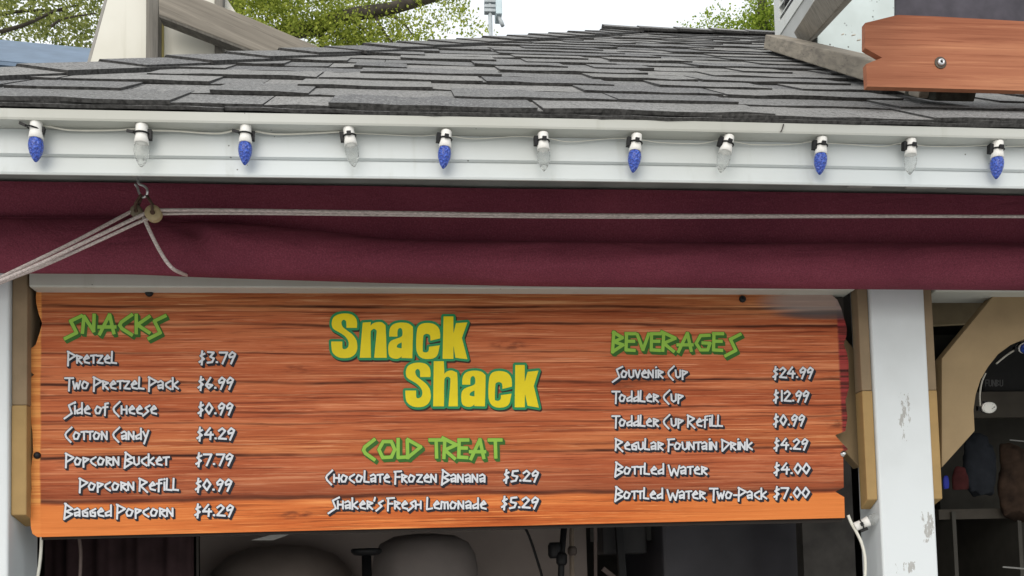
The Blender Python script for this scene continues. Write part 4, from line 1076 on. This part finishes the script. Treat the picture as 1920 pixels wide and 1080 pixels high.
# shop wall panel, clamp stand, pipe, bar, boxes
b = MB(); p, q = U(375,1040,2.85), U(1100,1040,2.85); b.box(p.x, q.x, 2.85, 2.90, 1.06, 1.95); tag(b.build('wall_panel', m_simple('panel_taupe', (.40,.34,.31,1), .7, .1, 6), None), 'wide dull taupe panel behind the hoods and the black cable', 'panel')
b = MB(); b.tube(crom([U(982,985,2.5), U(992,1005,2.5), U(1004,1040,2.5), U(1018,1090,2.5), U(1022,1150,2.5)], 6), .0035, 8); tag(b.build('black_cable', M_BLACK, None, True), 'black cable slanting down in front of the taupe panel', 'cable')
cs = empty('clamp_stand', U(1050,1090,2.4), 'black clamp stand with knobs below the menu board', 'stand')
b = MB(); b.tube([U(1058,985,2.4), U(1053,1040,2.4), U(1046,1300,2.4)], .0085, 10); b.build('rod', M_BLACK, cs, True)
b = MB(); b.lathe([(.013,-.02),(.017,-.012),(.017,.012),(.013,.02)], U(1040,1032,2.39), 14); b.lathe([(.010,-.016),(.014,-.01),(.014,.01),(.010,.016)], U(1053,1048,2.38), 14); b.build('knob', M_BLACK, cs, True)
pi = empty('beige_pipe', U(1073,1090,2.45), 'beige upright pipe right of the black clamp stand', 'pipe')
b = MB(); b.tube([U(1072,985,2.45), U(1074,1300,2.45)], .0065, 10); b.build('pipe_run', m_simple('pipe_beige', (.30,.24,.19,1), .5), pi, True)
b = MB(); b.lathe([(.008,-.012),(.0125,-.006),(.0125,.006),(.008,.012)], U(1073,1033,2.45), 12); b.build('coupling', m_simple('coupling_brown', (.10,.08,.07,1), .5), pi, True)
eq = empty('equipment_rack', U(1170,1090,2.6), 'dim grey equipment rack with dark box and upright bar', 'rack')
b = MB(); p, q = U(1112,1010,2.62), U(1235,1010,2.62); b.box(p.x, q.x, 2.62, 2.66, U(1170,1007,2.62).z-.01, 1.95); b.build('shelf_face', m_simple('rack_grey', (.12,.12,.115,1), .6), eq)
b = MB(); p, q = U(1130,1012,2.55), U(1215,1038,2.55); b.box(p.x, q.x, 2.55, 2.65, q.z, p.z+.05); b.build('box', m_simple('rack_box', (.035,.034,.035,1), .5), eq, bevel=.008)
b = MB(); b.bar(U(1160,985,2.52), U(1172,1150,2.52), .022, .02); b.build('bar', M_BLACK, eq, bevel=.002)
b = MB(); b.bar(U(1116,985,2.52), U(1117,1150,2.52), .008, .008); b.bar(U(1130,1066,2.52), U(1160,1090,2.52), .012, .012); b.build('strut', m_simple('rack_strut', (.13,.10,.09,1), .6), eq)
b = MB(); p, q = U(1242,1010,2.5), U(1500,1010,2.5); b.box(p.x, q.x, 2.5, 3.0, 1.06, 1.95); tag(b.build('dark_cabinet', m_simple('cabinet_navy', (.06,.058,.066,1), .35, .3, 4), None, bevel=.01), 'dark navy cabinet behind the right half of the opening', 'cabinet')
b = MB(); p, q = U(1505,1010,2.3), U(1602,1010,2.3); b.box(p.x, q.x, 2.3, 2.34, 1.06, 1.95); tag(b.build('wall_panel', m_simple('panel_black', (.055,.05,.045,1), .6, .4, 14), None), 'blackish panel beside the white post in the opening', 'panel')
b = MB(); b.prism([U(470,1013,2.15), U(508,1003,2.15), U(545,1001,2.15), U(512,1013,2.15)], (0,.004,0)); tag(b.build('paper_slip', m_simple('paper', (.4,.4,.38,1), .6), None), 'small pale paper slip poking out under the menu board', 'paper')
# right opening: shelf with dim goods
Yo = 2.5
swt = empty('goods_shelf', U(1850,1000,Yo), 'dim brown shelving seen through the opening under the arch', 'shelf')
b = MB()
for (a, c_) in ((735, 780), (955, 966)):
    p, q = U(1790,a,Yo), U(2150,c_,Yo); b.box(U(1760,a,Yo).x, U(2300,a,Yo).x, Yo, Yo+.02, q.z, p.z)
b.build('shelf_board', m_simple('shelf_brown', (.06,.052,.042,1), .7, .25, 10), swt)
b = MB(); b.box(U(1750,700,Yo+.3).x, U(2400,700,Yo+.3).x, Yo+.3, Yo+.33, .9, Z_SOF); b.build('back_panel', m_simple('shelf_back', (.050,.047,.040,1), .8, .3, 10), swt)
b = MB(); b.box(U(1783,1000,Yo).x, U(1790,1000,Yo).x, Yo-.01, Yo+.3, .9, U(1783,960,Yo).z); b.box(U(1905,1000,Yo).x, U(1912,1000,Yo).x, Yo-.01, Yo+.3, .9, U(1783,960,Yo).z); b.build('upright', m_simple('shelf_post', (.06,.056,.048,1), .6), swt)
sg = empty('dark_box', U(1870,735,Yo+.02), 'black box with faint grey lettering on top of the dim shelf', 'box')
b = MB(); p, q = U(1838,640,Yo+.02), U(2060,734,Yo+.02); b.box(p.x, q.x, Yo+.02, Yo+.25, q.z, p.z); b.build('case', m_simple('black_case', (.016,.016,.016,1), .6), sg, bevel=.006)
LT = {'F': (12,[[(1,0),(1,16)],[(1,16),(10,16)],[(1,8),(8,8)]]), 'U': (13,[[(1,16),(1,2),(5,0),(10,2),(10,16)]]), 'N': (13,[[(1,0),(1,16),(10,0),(10,16)]]), 'B': (13,[[(1,0),(1,16)],[(1,16),(9,13),(1,8)],[(1,8),(10,4),(1,0)]])}
segs = strokes_for('FUNBU', LT, 1848, 1880, 724, .72); f1 = field(segs, 1.8, [(0,0)], 0, 1840, 704, 100, 52, .5)
march(f1, 1840, 704, .5, Yo+.019, 'case_lettering', m_simple('faint_grey', (.10,.10,.10,1), .7), sg)
def sack(px, py, w, h, mat, name, label, cat, Y=Yo-.02):
    c = U(px, py, Y); b = MB(); kx = Y/F
    pr = [(q.x, q.y) for q in crom([Vector((a_*w, b_*h, 0)) for a_, b_ in ((.42,-.5),(.5,-.45),(.52,-.1),(.48,.2),(.36,.4),(.18,.48),(.02,.5))], 5)]
    b.lathe([(r_*kx, z_*kx) for r_, z_ in pr], (0,0,0), 40)
    for v_ in b.v:
        v_.y *= .45; nz = mnoise.noise(v_*18+Vector((px,0,0))); nz2 = mnoise.noise(v_*50+Vector((px,3,0))); v_ *= 1+.30*nz+.12*nz2; v_ += c
    tag(b.build(name, mat, None, True), label, cat)
sack(1836, 872, 62, 120, m_simple('navy_cloth', (.019,.022,.028,1), .9, .3, 30), 'cloth_bundle', 'dark navy rounded bundle just right of the tan arch tip', 'bundle')
sack(1800, 893, 30, 50, m_simple('red_cloth', (.06,.014,.014,1), .9, .3, 30), 'cloth_bundle', 'small dark red bundle left of the navy one', 'bundle', Yo-.05)
sack(1902, 900, 62, 150, m_simple('brown_cloth', (.040,.024,.016,1), .9, .5, 30), 'cloth_bundle', 'tall brown orange bundle at the right edge under the arch', 'bundle')
sack(1774, 905, 12, 28, m_simple('blue_cloth', (.02,.03,.30,1), .5, .2, 30), 'blue_cup', 'tiny bright blue cup beside the ochre trim board', 'cup', 2.2)
b = MB()
b.bar(U(1893,825,Yo-.08), U(1925,828,Yo-.08), .003, .003); b.bar(U(1880,1063,Yo-.08), U(1940,1068,Yo-.08), .005, .004)
tag(b.build('shelf_rail', m_simple('rail_grey', (.22,.22,.21,1), .4), None), 'thin pale rail at the right edge', 'rail')  # rail coloured paler than the shelf boards
